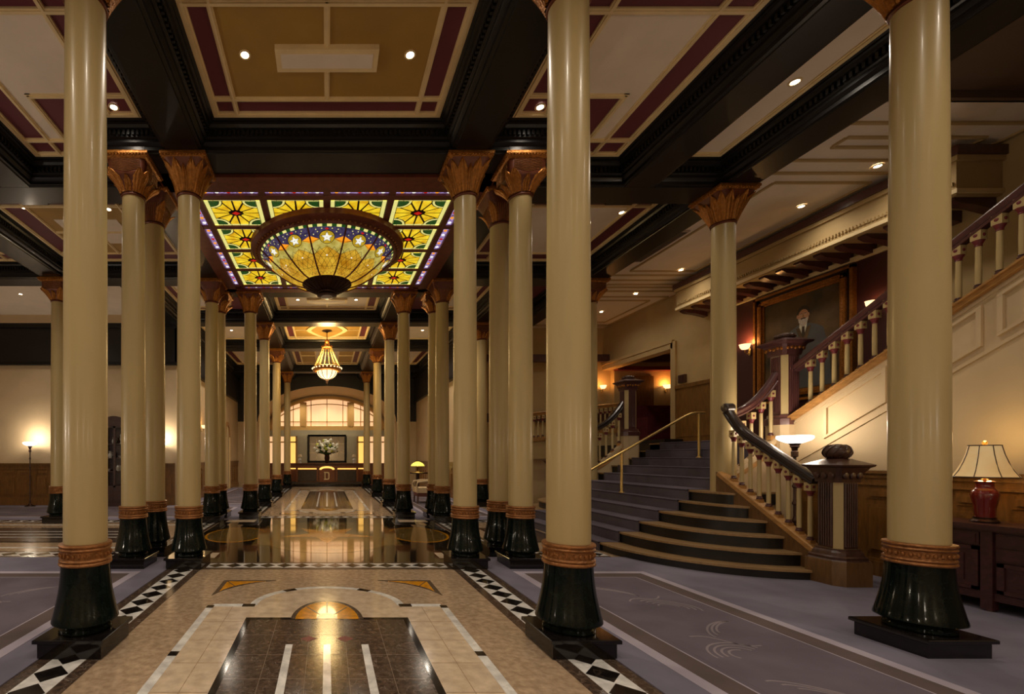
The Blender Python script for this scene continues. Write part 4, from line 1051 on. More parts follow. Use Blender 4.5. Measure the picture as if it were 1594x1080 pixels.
b = MB(); b.box(X-.25, X+.28, Y-.28, Y+.28, .2, .3, 'leather'); b.build('seat_rail', ac)
# sconce on the left wall
def sconce(x, y, z, nx, ny, lab, w=6, r=.07, rgb=(255, 196, 120)):
    t = thing('wall_sconce', lab, 'wall lamp', (x, y, z), 'lit wall sconces'); b = MB()
    b.ball((x+nx*.012, y+ny*.012, z-.08), (.03 if ny else .014, .014 if ny else .03, .08), 'brass', 12, 8); b.build('backplate', t)
    b = MB(); b.tube([(x+nx*.01, y+ny*.01, z-.1), (x+nx*.06, y+ny*.06, z-.13), (x+nx*.1, y+ny*.1, z-.1), (x+nx*.1, y+ny*.1, z-.04)], .009, 'brass', 8); b.build('arm', t)
    b = MB(); c = (x+nx*.1, y+ny*.1, z); b.lathe([(.015, -.045), (r*.6, -.035), (r*.9, 0), (r, .04), (r*1.1, .055), (r*.95, .04), (r*.5, -.02)], 'sconce', 20, c); b.build('lamp_shade', t)
    point('sconce_light', (x+nx*.1, y+ny*.1, z+.09), w, rgb, .04, t)
sconce(-4.02, 14.5, 2.25, 1, 0, 'lit gold wall sconce far along the left side wall', 7)
# ------------------------------------------------------------------ grand stair
ST = thing('staircase', 'broad curved staircase with dark risers, oak treads and slate carpet runner', 'staircase', (5.2, YC, 0))
def zs(i): return .11+.146*(i-1)
def xs_(i): return 3.82+.275*(i-1)
YN = [0, 4.79, 4.97, 5.16, 5.36, 5.58, 5.78]
XE = 5.18; YS = 6.2; YM = 2*YC
def plan(i, grow=0):
    if i <= 6:
        a = max(.12, XE-xs_(i))+grow; c = YS-YN[i]+grow
        q = [(XE-a*math.sin(t), YS-c*math.cos(t)) for t in [PI/2*k/20 for k in range(21)]]
        q[0] = (XE, YS-c)
        near = q; far = [(x, YM-y) for x, y in reversed(q)]
        return [(7.2, near[0][1])]*0+near+far+[(XE, YM-near[0][1])]*0
    x = xs_(i)-grow
    return [(x, 6.05), (x, YM-6.05)]
for i in range(1, 12):
    b = MB(); z1 = zs(i); z0 = zs(i-1) if i > 1 else 0
    p = plan(i); g = plan(i, .02)
    back = 5.18 if i <= 6 else 7.0
    def close(pl):
        q = list(pl)
        if i > 6: q = [(7.0, 6.05)]+q+[(7.0, YM-6.05)]
        elif i == 6: q = q[:0]+[(XE, q[0][1])]+q[1:-1]+[(XE, q[-1][1])]+[(6.2, YM-6.05), (6.2, 6.05)]
        return list(reversed(q))
    if i <= 5: pb = p; gb = g
    b.prism(close(p), z0-.02 if i > 1 else 0, z1-.022, 'riser'); b.prism(close(g), z1-.024, z1, 'tread')
    b.build('step', ST, 30)
b = MB()                                                  # carpet runner over the middle of the flight
R0, R1 = 6.36, YM-6.36
for i in range(1, 12):
    z1 = zs(i)+.008; z0 = (zs(i-1)+.008) if i > 1 else 0; x = xs_(i)-.034; xn = xs_(i+1)-.034 if i < 11 else 7.9
    if i <= 6: x = min(x, XE-max(.12, XE-xs_(i))-.034)
    b.box(x, xn+.03, R0, R1, z1-.02, z1, 'runner'); b.box(x, x+.02, R0, R1, z0-.01, z1, 'runner'); b.tube([(x+.008, R0, z1-.008), (x+.008, R1, z1-.008)], .011, 'runner', 8)
    if i in (10,): pass
b.build('carpet_runner', ST, 40)
LD = struct('floor_landing'); b = MB()                     # landing
b.box(6.57, 8.0, 5.9, 11.7, 1.3, 1.568, 'riser'); b.box(6.6, 8.0, 5.95, 11.6, 1.5, 1.571, 'runner')
b.box(7.55, 11, 10.2, 13.2, 1.3, 1.70, 'riser'); b.build('landing', LD, 30)
for m_ in (0, 1):
    Yf = (lambda y: y) if m_ == 0 else (lambda y: YM-y)
    y0, y1 = sorted((Yf(4.88), Yf(6.1)))
    prof = [(4.86, 0), (4.86, .30), (6.05, 1.10), (6.05, 0)]
    prof = [(Yf(a), c) for a, c in prof]
    b = MB(); b.prism(prof, 5.16, 5.26, 'newelb', 'x'); b.build('cheek_wall', ST, 30)
    y0, y1 = sorted((Yf(6.03), Yf(6.13)))
    b = MB(); b.prism([(5.3, 0), (5.3, 1.02), (5.8, 1.42), (6.1, 1.72), (6.1, 0)], y0, y1, 'plaster', 'y'); b.build('cheek_wall', ST, 30)

def make_baluster(h, m='cream'):                          # total height h, origin at foot
    r = MB(); q = .026
    r.lathe([(.021, .05), (.0215, h*.4), (.019, h-.15)], m, 16, (0,0,0)); o = r.build('baluster', None)
    r = MB(); r.box(-.03, .03, -.03, .03, -.03, .03, 'oakl'); r.lathe([(.03, .03), (.031, .045), (.024, .055), (.027, .062), (.022, .07)], 'mahog', 14); k = r.build('foot', None); k.parent = o
    r = MB(); r.lathe([(.02, h-.155), (.026, h-.15), (.022, h-.142), (.028, h-.125), (.038, h-.105), (.038, h-.098)], 'rosette', 14); k = r.build('baluster_capital', None); k.parent = o
    r = MB(); r.box(-.032, .032, -.036, .036, h-.098, h-.01, m)
    for (x, y, ax) in ((-.033, 0, 'x'), (.033, 0, 'x'), (0, -.037, 'y'), (0, .037, 'y')):
        r.ball((x, y, h-.055), (.006 if ax == 'x' else .016, .006 if ax == 'y' else .016, .016), 'rosette', 8, 5)
    k = r.build('baluster_block', None); k.parent = o
    return o
RAILP = [(-.035, -.05), (.035, -.05), (.04, -.03), (.03, -.02), (.045, 0), (.05, .025), (.035, .045), (0, .052), (-.035, .045), (-.05, .025), (-.045, 0), (-.03, -.02), (-.04, -.03)]
BAL = {}
def balustrade(name, label, loc, foot, rail, n, h, railmat, along, m='cream', group='stair balustrades', ends=(0, 1)):
    # foot/rail: functions t -> point, sharing plan positions
    t_ = thing(name, label, 'balustrade', loc, group)
    key = (round(h, 3), m)
    for i in range(n):
        t = ends[0]+(ends[1]-ends[0])*(i+.5)/n; p = Vector(foot(t))
        if key not in BAL: o = BAL[key] = make_baluster(h, m)
        else: o = copy_tree(BAL[key])
        o.parent = t_; o.location = p-Vector(loc)
    b = MB(); b.tube([rail(i/16) for i in range(17)], 0, railmat, prof=RAILP); b.build('handrail', t_, 30)
    return t_
def lerp(a, c, t): return tuple(Vector(a)*(1-t)+Vector(c)*t)
for m_ in (0, 1):
    Yf = (lambda y: y) if m_ == 0 else (lambda y: YM-y)
    side = ('near', 'far')[m_]
    lab = ('dark curved handrail and cream balusters climbing from the ball-topped newel to the column', 'cream balusters and dark rail at the far side of the steps, behind the brass handrail')[m_]
    H = .66
    A, Bq = (5.21, 4.86, .335), (5.21, 5.90, 1.03)
    f = lambda t: (lerp(A, Bq, t)[0], Yf(lerp(A, Bq, t)[1]), lerp(A, Bq, t)[2])
    def rl(t):
        x, y, z = lerp(A, Bq, t); e = max(0, (t-.75)/.25)
        return (x-.05*e*e, Yf(y-.03*e*e), z+H+.05+.15*e**2)
    bs = balustrade('balustrade', lab, (5.21, Yf(5.4), 0), f, rl, 9, H, 'darkrail', 'y')
    b = MB(); b.T = Matrix.Translation((5.155, Yf(5.86), 1.93)) @ Matrix.Rotation(PI/2, 4, 'Y'); b.lathe([(.02, -.06), (.05, -.055), (.06, -.04), (.06, .04), (.05, .055), (.02, .06)], 'darkrail', 20); b.T = Matrix.Identity(4); b.build('scroll_end', bs, 30)
    b = MB(); b.tube([(5.21, Yf(4.84), .315), (5.21, Yf(6.02), 1.09)], 0, 'oakl', prof=[(-.06, -.035), (.06, -.035), (.06, .01), (.05, .02), (-.05, .02), (-.06, .01)]); b.build('sloping_curb', bs, 30)
    # short swept section from the column to the landing newel
    lab2 = ('maroon swept handrail section between the stair column and the landing newel', 'dark swept handrail section beside the far landing newel')[m_]
    A2_, B2_ = (5.46, 6.08, 1.12), (5.98, 6.08, 1.62)
    f2 = lambda t: (lerp(A2_, B2_, t)[0], Yf(6.08), 1.10+.36*t+.18*t*t)
    def rl2(t):
        x = 5.34+.66*t; return (x, Yf(6.08), 1.84+.22*t+.34*t**2.6)
    bs = balustrade('balustrade', lab2, (5.7, Yf(6.08), 0), f2, rl2, 4, .64, ('mahog', 'darkrail')[m_], 'x')
    b = MB(); b.tube([(5.4+.68*t, Yf(6.08), 1.04+.36*t+.2*t*t) for t in [i/8 for i in range(9)]], 0, 'oakl', prof=[(-.06, -.03), (.06, -.03), (.05, .02), (-.05, .02)]); b.build('sloping_curb', bs, 30)
    # newels
    nl = thing('newel_post', ('square reeded newel post with brown ball top in front of the carpet', 'reeded newel post at the far foot of the stairs, behind the nearest right column')[m_], 'newel post', (5.28, Yf(4.72), 0), 'newel posts'); c = (5.28, Yf(4.72), 0)
    b = MB(); b.sqlathe([(.20, 0), (.20, .235), (.195, .25)], 'newelb', c, .07); b.sqlathe([(.192, .245), (.18, .262), (.182, .285), (.165, .30), (.16, .33), (.145, .35), (.145, .365)], 'walnut', c, .07); b.build('base', nl, 30)
    b = MB(); b.sqlathe([(.118, .36), (.118, 1.05)], 'cream', c, .05)
    for a in range(4):
        b.T = Matrix.Translation(c) @ Matrix.Rotation(a*PI/2, 4, 'Z')
        b.box(.112, .124, -.068, .068, .37, 1.05, 'walnut')
        for k in range(6): b.tube([(.125, -.055+.022*k, .39), (.125, -.055+.022*k, 1.03)], .009, 'walnut', 8)
    b.T = Matrix.Identity(4); b.build('reeded_shaft', nl, 30)
    b = MB(); b.sqlathe([(.125, 1.04), (.128, 1.06), (.132, 1.10), (.15, 1.15), (.165, 1.175), (.172, 1.19), (.195, 1.205), (.20, 1.22), (.19, 1.226), (.10, 1.27), (.085, 1.28)], 'walnut', c, .03)
    for a in range(4):
        b.T = Matrix.Translation(c) @ Matrix.Rotation(a*PI/2, 4, 'Z')
        for k in (-1, 0, 1): b.ball((.142, .07*k, 1.11), (.015, .028, .035), 'walnut', 8, 6)
    b.T = Matrix.Identity(4); b.build('cap', nl, 30)
    b = MB(); b.lathe([(.07, 1.275), (.085, 1.285)], 'mahog', 24, c); b.ball((c[0], c[1], 1.352), (.105, .105, .082), 'walnut', 24, 12)
    for i in range(10):
        a = 2*PI*i/10; b.tube([(c[0]+.108*math.cos(a+u*.5)*math.cos(u), c[1]+.108*math.sin(a+u*.5)*math.cos(u), 1.352+.084*math.sin(u)) for u in [-1+.25*k for k in range(9)]], .006, 'walnut', 5)
    b.build('ball_finial', nl, 40)
    c = (6.10, Yf(6.08), 0)
    nl = thing('newel_post', ('tall maroon landing newel with carved capital in front of the portrait', 'landing newel with gold-carved cap in front of the maroon far room')[m_], 'newel post', c, 'newel posts')
    b = MB(); b.sqlathe([(.16, .0), (.16, 1.70), (.165, 1.72)], 'plaster', c, .06); b.build('pedestal', nl, 30)
    b = MB(); b.sqlathe([(.17, 1.72), (.17, 1.80), (.155, 1.815), (.15, 1.85), (.135, 1.86)], 'mahog', c, .06); b.build('base', nl, 30)
    b = MB(); b.sqlathe([(.118, 1.85), (.118, 2.66)], 'cream', c, .05)
    for a in range(4):
        b.T = Matrix.Translation(c) @ Matrix.Rotation(a*PI/2, 4, 'Z'); b.box(.112, .125, -.068, .068, 1.86, 2.65, 'mahog')
        for k in range(5): b.tube([(.125, -.05+.025*k, 1.90), (.125, -.05+.025*k, 2.62)], .008, 'mahog', 8)
    b.T = Matrix.Identity(4); b.build('shaft', nl, 30)
    b = MB(); b.sqlathe([(.125, 2.64), (.13, 2.66), (.135, 2.70), (.16, 2.76), (.165, 2.775), (.205, 2.80), (.21, 2.815), (.20, 2.82), (.10, 2.87), (.08, 2.88)], 'mahog', c, .03); b.build('cap', nl, 30)
    b = MB()
    for a in range(4):
        b.T = Matrix.Translation(c) @ Matrix.Rotation(a*PI/2, 4, 'Z')
        for k in (-2, -1, 0, 1, 2): b.ball((.148, .052*k, 2.725+.01*(k % 2)), (.012, .022, .024), 'gold', 8, 6)
    b.T = Matrix.Identity(4); b.build('carved_band', nl, 40)
    b = MB(); random.seed(5)
    b.ball((c[0], c[1], 2.905), (.08, .08, .045), 'walnut', 18, 10)
    for i in range(9):
        a = 2*PI*i/9; b.ball((c[0]+.075*math.cos(a), c[1]+.075*math.sin(a), 2.9), (.04, .04, .03), 'walnut', 8, 6)
    b.build('leaf_finial', nl, 40)

# stringer wall with upper flight
SX_ = 6.10
def sz(y): return 1.79+.60*(6.0-y)
wl = struct('wall_stair'); b = MB()
b.prism([(6.0, 0), (6.0, 1.79), (-3.2, sz(-3.2) if sz(-3.2) < 5.1 else 5.1)]+[(-3.2, 0)] if False else [(-3.2, 0), (6.0, 0), (6.0, 1.79), (.5, sz(.5)), (.4, 5.12), (-3.2, 5.12)], 6.06, 6.20, 'plaster', 'x')
def slope_bar(mb, dz, th, x0, m, y0=.5, y1=6.0): mb.prism([(y1, sz(y1)+dz-th), (y1, sz(y1)+dz), (y0, sz(y0)+dz), (y0, sz(y0)+dz-th)], x0, 6.22, m, 'x')
slope_bar(b, 0, .07, 6.01, 'oakl'); slope_bar(b, -.005, .02, 5.99, 'oakl')
slope_bar(b, -.60, .035, 6.045, 'plaster'); slope_bar(b, -.09, .03, 6.05, 'plaster')
def spanel(y0, y1):
    f = .035
    t = lambda y: sz(y)-.16; u = lambda y: sz(y)-.54
    for (pts) in ([(y0, t(y0)), (y1, t(y1)), (y1, t(y1)-.03), (y0, t(y0)-.03)], [(y0, u(y0)), (y1, u(y1)), (y1, u(y1)+.03), (y0, u(y0)+.03)], [(y0, t(y0)-.031), (y0+f, t(y0+f)-.031), (y0+f, u(y0+f)+.031), (y0, u(y0)+.031)], [(y1-f, t(y1-f)-.031), (y1, t(y1)-.031), (y1, u(y1)+.031), (y1-f, u(y1-f)+.031)]):
        b.prism(pts, 6.035, 6.07, 'plaster', 'x')
y = 5.55
while y > .9: spanel(y-.62, y); y -= .72
b.build('plaster', wl, 30)
b = MB(); wainscot(b, 'x', 6.06, -3.1, 5.85, -1, 1.15, 'oak', .36); b.build('wainscot', wl, 30)
b = MB(); b.prism([(6.0, 1.5), (6.0, 1.74), (.6, sz(.6)-.05), (.6, sz(.6)-.35)], 6.2, 8.0, 'riser', 'x'); b.build('upper_flight_soffit', wl)
f = lambda t: (6.12, 5.84-4.6*t, sz(5.84-4.6*t)+.03)
def r3(t):
    y = 5.96-4.75*t; return (6.12, y, sz(y)+.64)
bs = balustrade('balustrade', 'long maroon rail and cream balusters rising above the white panelled stair wall', (6.12, 4, 0), f, r3, 34, .58, 'mahog', 'y')
# far gallery balustrade
bs = balustrade('balustrade', 'plain slatted gallery balustrade in the dim far stair hall', (6.2, 11.65, 1.7), lambda t: (5.0+2.5*t, 11.65, 1.74+.28*t), lambda t: (5.0+2.5*t, 11.65, 2.36+.28*t), 22, .58, 'oakl', 'x')
b = MB(); b.prism([(4.95, 1.25), (4.95, 1.72), (7.55, 2.0), (7.55, 1.25)], 11.6, 11.7, 'tan', 'y'); b.prism([(4.95, 1.66), (4.95, 1.72), (7.55, 2.0), (7.55, 1.94)], 11.57, 11.72, 'oakl', 'y'); b.build('fascia', bs, 30)
g = struct('wall_gallery'); b = MB(); b.box(5.0, 8.0, 11.72, 11.8, 0, 1.3, 'plaster'); b.box(5.0, 8, 11.8, 13.2, 1.2, 1.6, 'plaster'); b.box(4.3, 8.2, 13.1, 13.2, 2.3, 2.55, 'walnut'); b.build('plaster', g)

# right hall wall
w = struct('wall_stair_hall'); b = MB(); b.box(8.0, 8.2, -3.2, 10.5, 0, 5.2, 'tan'); b.box(8.0, 8.2, 10.5, 13.2, 3.83, 5.2, 'tan'); b.build('plaster', w)
b = MB(); b.box(7.95, 8.22, 10.42, 10.56, 1.5, 3.95, 'tan'); b.box(7.95, 8.22, 10.5, 13.2, 3.8, 3.95, 'tan'); b.box(7.93, 8.0, 10.5, 13.2, 3.93, 4.0, 'tan'); b.build('opening_trim', w)
b = MB(); b.box(7.96, 8.0, 9.3, 10.42, 1.57, 2.88, 'oak'); b.box(7.94, 8.0, 9.3, 10.42, 2.84, 2.92, 'oak'); b.box(7.95, 8.0, 9.35, 10.38, 1.75, 1.80, 'oak'); b.build('dado', w)
b = MB(); b.box(7.97, 8.0, 5.95, 9.32, 1.4, 4.32, 'maroonwall'); b.box(7.93, 8.0, 5.85, 9.42, 4.24, 4.31, 'beige'); b.build('maroon_panel', w)
b = MB(); X0 = 7.45
b.box(X0, 8.0, 5.4, 9.72, 4.40, 4.9, 'tan'); b.box(X0-.05, 8, 5.35, 9.77, 4.86, 4.97, 'mahog'); b.box(X0-.02, 8, 5.38, 9.74, 4.42, 4.47, 'beige'); b.box(X0-.03, 8, 5.37, 9.75, 4.8, 4.86, 'tan')
for i in range(100): b.box(X0-.02, X0, 5.42+.043*i, 5.442+.043*i, 4.52, 4.56, 'tan')
b.build('cornice', w, 30)
b = MB()
for i in range(15):
    y = 5.5+.295*i; b.prism([(X0+.04, 4.40), (X0+.04, 4.37), (X0+.12, 4.33), (X0+.3, 4.31), (7.99, 4.25), (7.99, 4.40)], y-.055, y+.055, 'mahog', 'y')
b.build('brackets', w, 30)
# portrait
pt = thing('portrait_painting', 'large gilt framed portrait of a bearded person in a dark suit on the maroon wall', 'painting', (7.95, 7.66, 3.3))
y0, y1, z0, z1 = 6.86, 8.46, 2.25, 4.2
b = MB()
def fr(d, x0, x1, m):
    b.box(x0, x1, y0+d[0], y1-d[0], z0+d[0], z0+d[1], m); b.box(x0, x1, y0+d[0], y1-d[0], z1-d[1], z1-d[0], m); b.box(x0, x1, y0+d[0], y0+d[1], z0+d[0], z1-d[0], m); b.box(x0, x1, y1-d[1], y1-d[0], z0+d[0], z1-d[0], m)
fr((0, .04), 7.90, 7.99, 'gold'); fr((.04, .10), 7.93, 7.99, 'lead'); fr((.09, .16), 7.89, 7.99, 'gold'); fr((.16, .19), 7.92, 7.99, 'gold')
n = 0
for u in [y0+.125+.0325*i for i in range(42)]:
    for zz in (z0+.125, z1-.125): b.ball((7.89, u, zz), (.012, .012, .012), 'gold', 6, 4)
for zz in [z0+.125+.0325*i for i in range(53)]:
    for u in (y0+.125, y1-.125): b.ball((7.89, u, zz), (.012, .012, .012), 'gold', 6, 4)
b.build('gilt_frame', pt, 40)
b = MB(); b.box(7.94, 7.985, y0+.18, y1-.18, z0+.18, z1-.18, 'canvas')
cy, cz = 7.60, 3.66
def flat(pts, m, k): b.prism([(cy+p[0], cz+p[1]) for p in pts], 7.94-.0012*k, 7.945, m, 'x')
def oval(oy, oz, a, c, n=24): return [(oy+a*math.cos(2*PI*i/n), oz+c*math.sin(2*PI*i/n)) for i in range(n)]
flat([(-.09,-.15),(-.2,-.2),(-.30,-.27),(-.36,-.5),(-.40,-.8),(-.42,-1.2),(.42,-1.2),(.40,-.8),(.35,-.45),(.29,-.26),(.19,-.2),(.09,-.15),(0,-.17)], 'suit', 1)
flat([(-.06,-.12),(.06,-.12),(.07,-.2),(0,-.36),(-.05,-.2)], 'petal', 2); flat([(-.015,-.17),(.02,-.17),(.03,-.34),(0,-.37),(-.025,-.34)], 'hairp', 3)
flat([(.0,-.38),(.06,-.2),(.12,-.19),(.09,-.3),(.02,-.5)], 'canvas', 2); flat([(.0,-.38),(-.055,-.2),(-.12,-.19),(-.09,-.3),(-.02,-.5)], 'canvas', 2)
flat(oval(.0, .03, .105, .13), 'hairp', 2.5); flat(oval(0, -.025, .086, .125), 'skin', 3)
flat(oval(.092, -.005, .017, .03), 'skin', 3); flat(oval(-.086, -.005, .012, .028), 'skin', 3)
flat([(-.075,-.05),(-.04,-.055),(0,-.05),(.045,-.055),(.08,-.045),(.075,-.1),(.045,-.16),(0,-.19),(-.045,-.16),(-.07,-.1)], 'beardp', 4)
flat([(-.045,-.048),(0,-.038),(.045,-.048),(.03,-.066),(0,-.058),(-.03,-.066)], 'hairp', 5)
flat([(-.006,.02),(.008,.02),(.018,-.03),(-.012,-.03)], 'oakl', 4)
for s in (-1, 1): flat(oval(s*.034, .016, .014, .006, 12), 'petal', 4); flat(oval(s*.034, .016, .006, .006, 10), 'suit', 5); flat([(s*.012,.034),(s*.055,.036),(s*.058,.03),(s*.012,.027)], 'hairp', 5)
b.build('painted_canvas', pt, 30)
sconce(7.96, 8.58, 3.36, -1, 0, 'bright crystal wall sconce left of the portrait, beside the stair column', 10, .08); sconce(7.96, 6.6, 3.5, -1, 0, 'wall sconce right of the portrait, just above the stair rail', .5, .05)
# room through the opening
w = struct('wall_far_room'); b = MB(); b.box(8.2, 11, 13.02, 13.2, 1.6, 4.9, 'tan'); b.box(11, 11.2, 10.2, 13.2, 1.6, 4.9, 'linen'); b.box(8.2, 11, 10.2, 10.3, 1.6, 4.9, 'linen'); b.box(8.2, 11, 10.2, 13.2, 4.45, 4.6, 'maroonwall')
b.box(4.3, 11, 12.9, 13.05, 4.0, 4.2, 'mahog'); b.box(8.2, 11, 12.85, 13.05, 3.75, 3.85, 'rosette'); b.build('plaster', w)
b = MB(); b.box(8.7, 9.3, 12.98, 13.03, 1.7, 3.6, 'oak'); b.build('door_panel', w)
sconce(9.64, 13.0, 3.28, 0, -1, 'lit wall sconce in the room beyond the stair landing', 9, .11, (255, 170, 90)); sconce(7.86, 13.08, 3.28, 0, -1, 'small lit sconce glimpsed left of the far landing newel', 7, .08, (255, 180, 100))
sf = thing('sofa', 'dark red velvet sofa in the room beyond the stair landing', 'sofa', (9.5, 12.4, 1.7)); b = MB(); b.box(8.5, 10.6, 12.0, 12.7, 1.7, 2.1, 'redvelvet'); b.build('seat', sf); b = MB(); b.box(8.5, 10.6, 12.6, 12.85, 1.7, 2.72, 'redvelvet'); b.build('backrest', sf)
for s, x in ((0, 8.4), (1, 10.6)): b = MB(); b.box(x, x+.14, 11.95, 12.85, 1.7, 2.35, 'redvelvet'); b.build('armrest', sf)
sw = thing('wall_box', 'small dark wall box on the cream wall right of the landing opening', 'wall box', (7.98, 10.22, 3.03)); b = MB(); b.box(7.94, 8.0, 10.14, 10.32, 2.96, 3.14, 'walnut'); b.build('case', sw); b = MB(); b.box(7.935, 7.95, 10.16, 10.30, 2.98, 3.12, 'chest'); b.build('face', sw)

# brass centre handrail
hr = thing('brass_handrail', 'polished brass handrail on two posts up the middle of the carpeted steps', 'handrail', (5.5, 7.6, .7))
pts = [(3.9, 7.6, .80), (4.0, 7.6, .86), (4.90, 7.6, 1.37), (5.98, 7.6, 1.985), (6.06, 7.6, 2.02), (6.14, 7.6, 2.035), (6.30, 7.6, 2.035)]
b = MB(); b.tube(pts, .02, 'brass', 12); b.build('rail', hr)
for x, z0, z1 in ((4.91, zs(5)+.008, 1.37), (6.2, zs(9)+.008, 2.03)):
    b = MB(); b.lathe([(.045, z0), (.045, z0+.008), (.028, z0+.018), (.019, z0+.03), (.019, z1)], 'brass', 16, (x, 7.6, 0)); b.build('post', hr)
z0 = zs(2)+.008; b = MB(); b.lathe([(.045, z0), (.045, z0+.008), (.028, z0+.018), (.019, z0+.03), (.019, .9)], 'brass', 16, (4.08, 7.6, 0)); b.build('post', hr)

# ------------------------------------------------------------------ dresser and lamp
dr = thing('dresser', 'dark rosewood dresser with brass pulls against the oak wainscot at the right', 'dresser', (5.75, 3.7, 0))
x0, x1, y0, y1 = 5.56, 5.93, 2.75, 4.40
b = MB(); b.box(x0, x1, y0, y1, .12, .68, 'chest')
for y in (y0, 3.83, y1): b.box(x0-.025, x0+.03, y-.035, y+.035, .02, .69, 'chest')
b.box(x0-.01, x1, y0, y1, .10, .16, 'chest'); b.build('carcass', dr, 30)
b = MB(); b.box(x0-.05, x1+.01, y0-.05, y1+.05, .69, .73, 'chest'); b.box(x0-.03, x1, y0-.03, y1+.03, .675, .69, 'chest'); b.build('top', dr, 30)
for y in (y0, 3.83, y1):
    for x in (x0+.005, x1-.04): b = MB(); b.lathe([(.03, .12), (.035, .07), (.022, .03), (.028, 0)], 'chest', 10, (x, y, 0)); b.build('foot', dr)
def pull(par, y, z):
    b = MB(); b.tube([(x0-.02, y-.045, z), (x0-.035, y-.035, z-.01), (x0-.038, y, z-.016), (x0-.035, y+.035, z-.01), (x0-.02, y+.045, z)], .006, 'brass', 6)
    for q in (-.045, .045): b.ball((x0-.02, y+q, z), (.008, .014, .014), 'brass', 8, 5)
    b.build('handle', par)
for ya, yb in ((3.88, 4.35), (2.80, 3.78)):
    n = 1 if ya > 3.8 else 2
    for k in range(n):
        z1 = .66-.12*k; b = MB(); b.box(x0-.015, x0+.01, ya, yb, z1-.105, z1, 'chest'); b.box(x0-.02, x0, ya+.02, yb-.02, z1-.09, z1-.015, 'chest'); d = b.build('drawer', dr)
        pull(d, (ya+yb)/2+(.12 if n == 1 else .25), z1-.045)
        if n == 2: pull(d, (ya+yb)/2-.25, z1-.045)
    for h in (0, 1):
        u0 = ya+(yb-ya)/2*h; u1 = u0+(yb-ya)/2-.01; zt = .66-.12*n; b = MB()
        b.box(x0-.012, x0+.01, u0, u1, .17, zt, 'chest'); b.box(x0-.025, x0, u0, u1, .17, .2, 'chest'); b.box(x0-.025, x0, u0, u1, zt-.03, zt, 'chest'); b.box(x0-.025, x0, u0, u0+.04, .17, zt, 'chest'); b.box(x0-.025, x0, u1-.04, u1, .17, zt, 'chest')
        b.box(x0-.02, x0, u0+.09, u1-.09, .24, zt-.07, 'chest'); b.build('door', dr, 30)
lp = thing('table_lamp', 'oxblood vase table lamp with cream panelled shade on the dresser', 'lamp', (5.74, 3.98, .73)); c = (5.74, 3.98, 0)
b = MB(); b.lathe([(.075, .73), (.08, .74), (.07, .752), (.06, .76), (.062, .775)], 'bronze', 28, c); b.build('base', lp)
b = MB(); b.lathe([(.055, .775), (.058, .80), (.06, .86), (.073, .93), (.078, .97), (.072, 1.0), (.058, 1.02), (.052, 1.03), (.05, 1.065), (.056, 1.08), (.062, 1.085), (.04, 1.095)], 'redvase', 32, c); b.build('vase_body', lp)
b = MB(); b.lathe([(.02, 1.095), (.024, 1.105), (.012, 1.11), (.012, 1.14), (.02, 1.145), (.008, 1.15), (.006, 1.40), (.012, 1.41), (.018, 1.422), (.012, 1.437), (.003, 1.44)], 'brass', 14, c); b.build('stem', lp)
n = 8; sp = [(.178, 1.125), (.148, 1.18), (.122, 1.25), (.102, 1.32), (.086, 1.40)]
b = MB(); b.lathe(sp, 'shade', 48, c, False); b.build('lamp_shade', lp)
b = MB()
for i in range(n):
    a = PI/4*i+.3; b.tube([(c[0]+(r+.002)*math.cos(a), c[1]+(r+.002)*math.sin(a), z) for r, z in sp], .003, 'walnut', 6)
for r, z in (sp[0], sp[-1]): b.tube([(c[0]+r*math.cos(t), c[1]+r*math.sin(t), z) for t in [2*PI*i/48 for i in range(49)]], .005, 'walnut', 6)
b.build('shade_piping', lp, 30)
point('lamp_bulb', (5.74, 3.98, 1.47), 3.5, (255, 212, 140), .05, lp); point('lamp_bulb_low', (5.74, 3.98, 1.10), 3, (255, 212, 140), .06, lp)
ty = thing('tray', 'small dark dish lying on the dresser beside the red lamp', 'dish', (5.72, 3.55, .73)); b = MB(); b.T = Matrix.Translation((5.72, 3.55, 0)) @ Matrix.Scale(1.7, 4, (0, 1, 0)); b.lathe([(.05, .73), (.09, .745), (.10, .758), (.095, .758), (.05, .74)], 'chest', 24); b.build('bowl', ty)

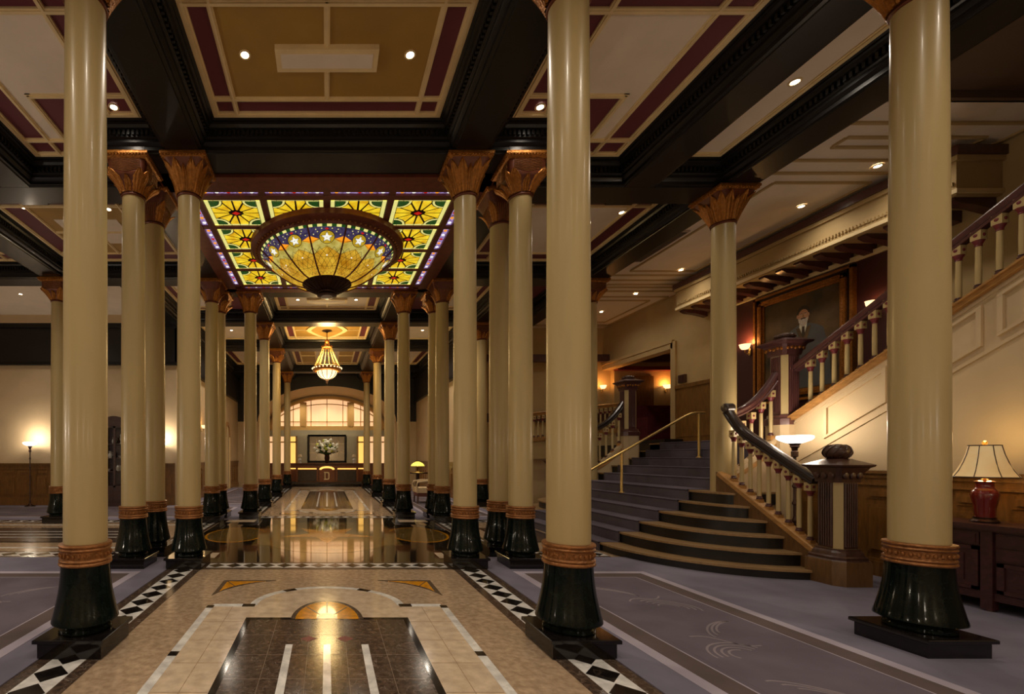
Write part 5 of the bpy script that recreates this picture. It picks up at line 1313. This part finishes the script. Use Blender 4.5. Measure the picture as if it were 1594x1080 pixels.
# ------------------------------------------------------------------ lights
W = 78
for x, y, lab in ((-.77, 4.28, 'downlight left in the ochre coffer over the nearest aisle bay'), (.78, 4.28, 'downlight right in the ochre coffer over the nearest aisle bay'),
                  (-2.30, 4.92, 'downlight in the maroon corner beside the nearest left column'), (2.30, 4.92, 'downlight in the maroon corner beside the nearest right column'),
                  (-4.59, 6.9, 'downlight in the maroon border of the left transept coffer, outer side'), (-3.33, 6.95, 'downlight in the left transept coffer nearest the cluster columns'), (4.55, 7.04, 'downlight in the maroon border of the right transept coffer'),
                  (-.7, 10.95, 'left downlight in the coffer just behind the glass dome'), (.7, 10.95, 'right downlight in the coffer just behind the glass dome'),
                  (-2.85, 13.6, 'downlight in the white ceiling panel left of the chandelier'), (2.85, 13.6, 'downlight in the white ceiling panel right of the chandelier'),
                  (-7.1, 10.57, 'downlight in the white strip above the far left floor lamp'), (-.7, 17, 'left downlight in the farthest coffer before the arch'), (.7, 17, 'right downlight in the farthest coffer before the arch')):
    downlight(x, y, lab, 18 if abs(x) == 2.30 else (W if y < 8 else W*1.3), r_=.05 if y < 8 else .14)
downlight(4.71, 4.59, 'downlight in the narrow white strip between the black beams at upper right', W)
for y, lab in ((5.83, 'stair hall downlight nearest the widest right column'), (6.77, 'second stair hall downlight, right of the stair column capital'), (9.07, 'stair hall downlight left of the stair column, below the vent'), (10.4, 'stair hall downlight beyond the vent, next to last'), (11.7, 'farthest stair hall downlight beside the nearest right column')):
    downlight(7.04, y, lab, 26, 5.02)
for x, y in ((-.77, 1.7), (.78, 1.7), (-2.9, 1.7), (2.9, 1.7), (-4.7, 1.7), (4.7, 1.7), (-7.2, 1.7), (-7.2, 5.0), (-.77, -1.0), (.78, -1.0), (3.0, -1.0), (-3.0, -1.0)):
    spot('added_fill_spot', (x, y, 5.04), W, ang=150)  # added ceiling spots out of view, no fixtures, fill for the near bays
for x in (-3.0, 3.0):
    for y in (10.8, 13.6, 16.5): spot('added_fill_spot', (x, y, 5.04), W*1.5, ang=150)  # added spots without fixtures to brighten the far aisles
for x, y in ((-7.4, .6), (-7.4, 3.4), (-3.0, -2.4), (0, -2.4), (3.0, -2.4), (5.2, -1.5)): point('added_fill_point', (x, y, 1.75), 95 if x < -5 else 30, (255, 239, 218), .05)  # added fill points out of view, no lamps there, lift ceiling and columns
for x in (-1.2, 0, 1.2): spot('arch_fill_spot', (x, 21.3, 4.2), 90, ang=120)  # added spots without fixtures to brighten the arch

wd = bpy.data.worlds.new('world'); sc.world = wd; wd.use_nodes = True
wd.node_tree.nodes['Background'].inputs['Color'].default_value = (1, .86, .68, 1); wd.node_tree.nodes['Background'].inputs['Strength'].default_value = .05
sc.view_settings.view_transform = 'Standard'; sc.view_settings.look = 'None'; sc.view_settings.gamma = 1; sc.view_settings.use_curve_mapping = False
sc.view_settings.exposure = -0.1
sc.cycles.use_denoising = True; sc.cycles.max_bounces = 8; sc.cycles.diffuse_bounces = 5; sc.cycles.glossy_bounces = 4
sc.cycles.sample_clamp_indirect = 6; sc.cycles.caustics_reflective = False; sc.cycles.caustics_refractive = False
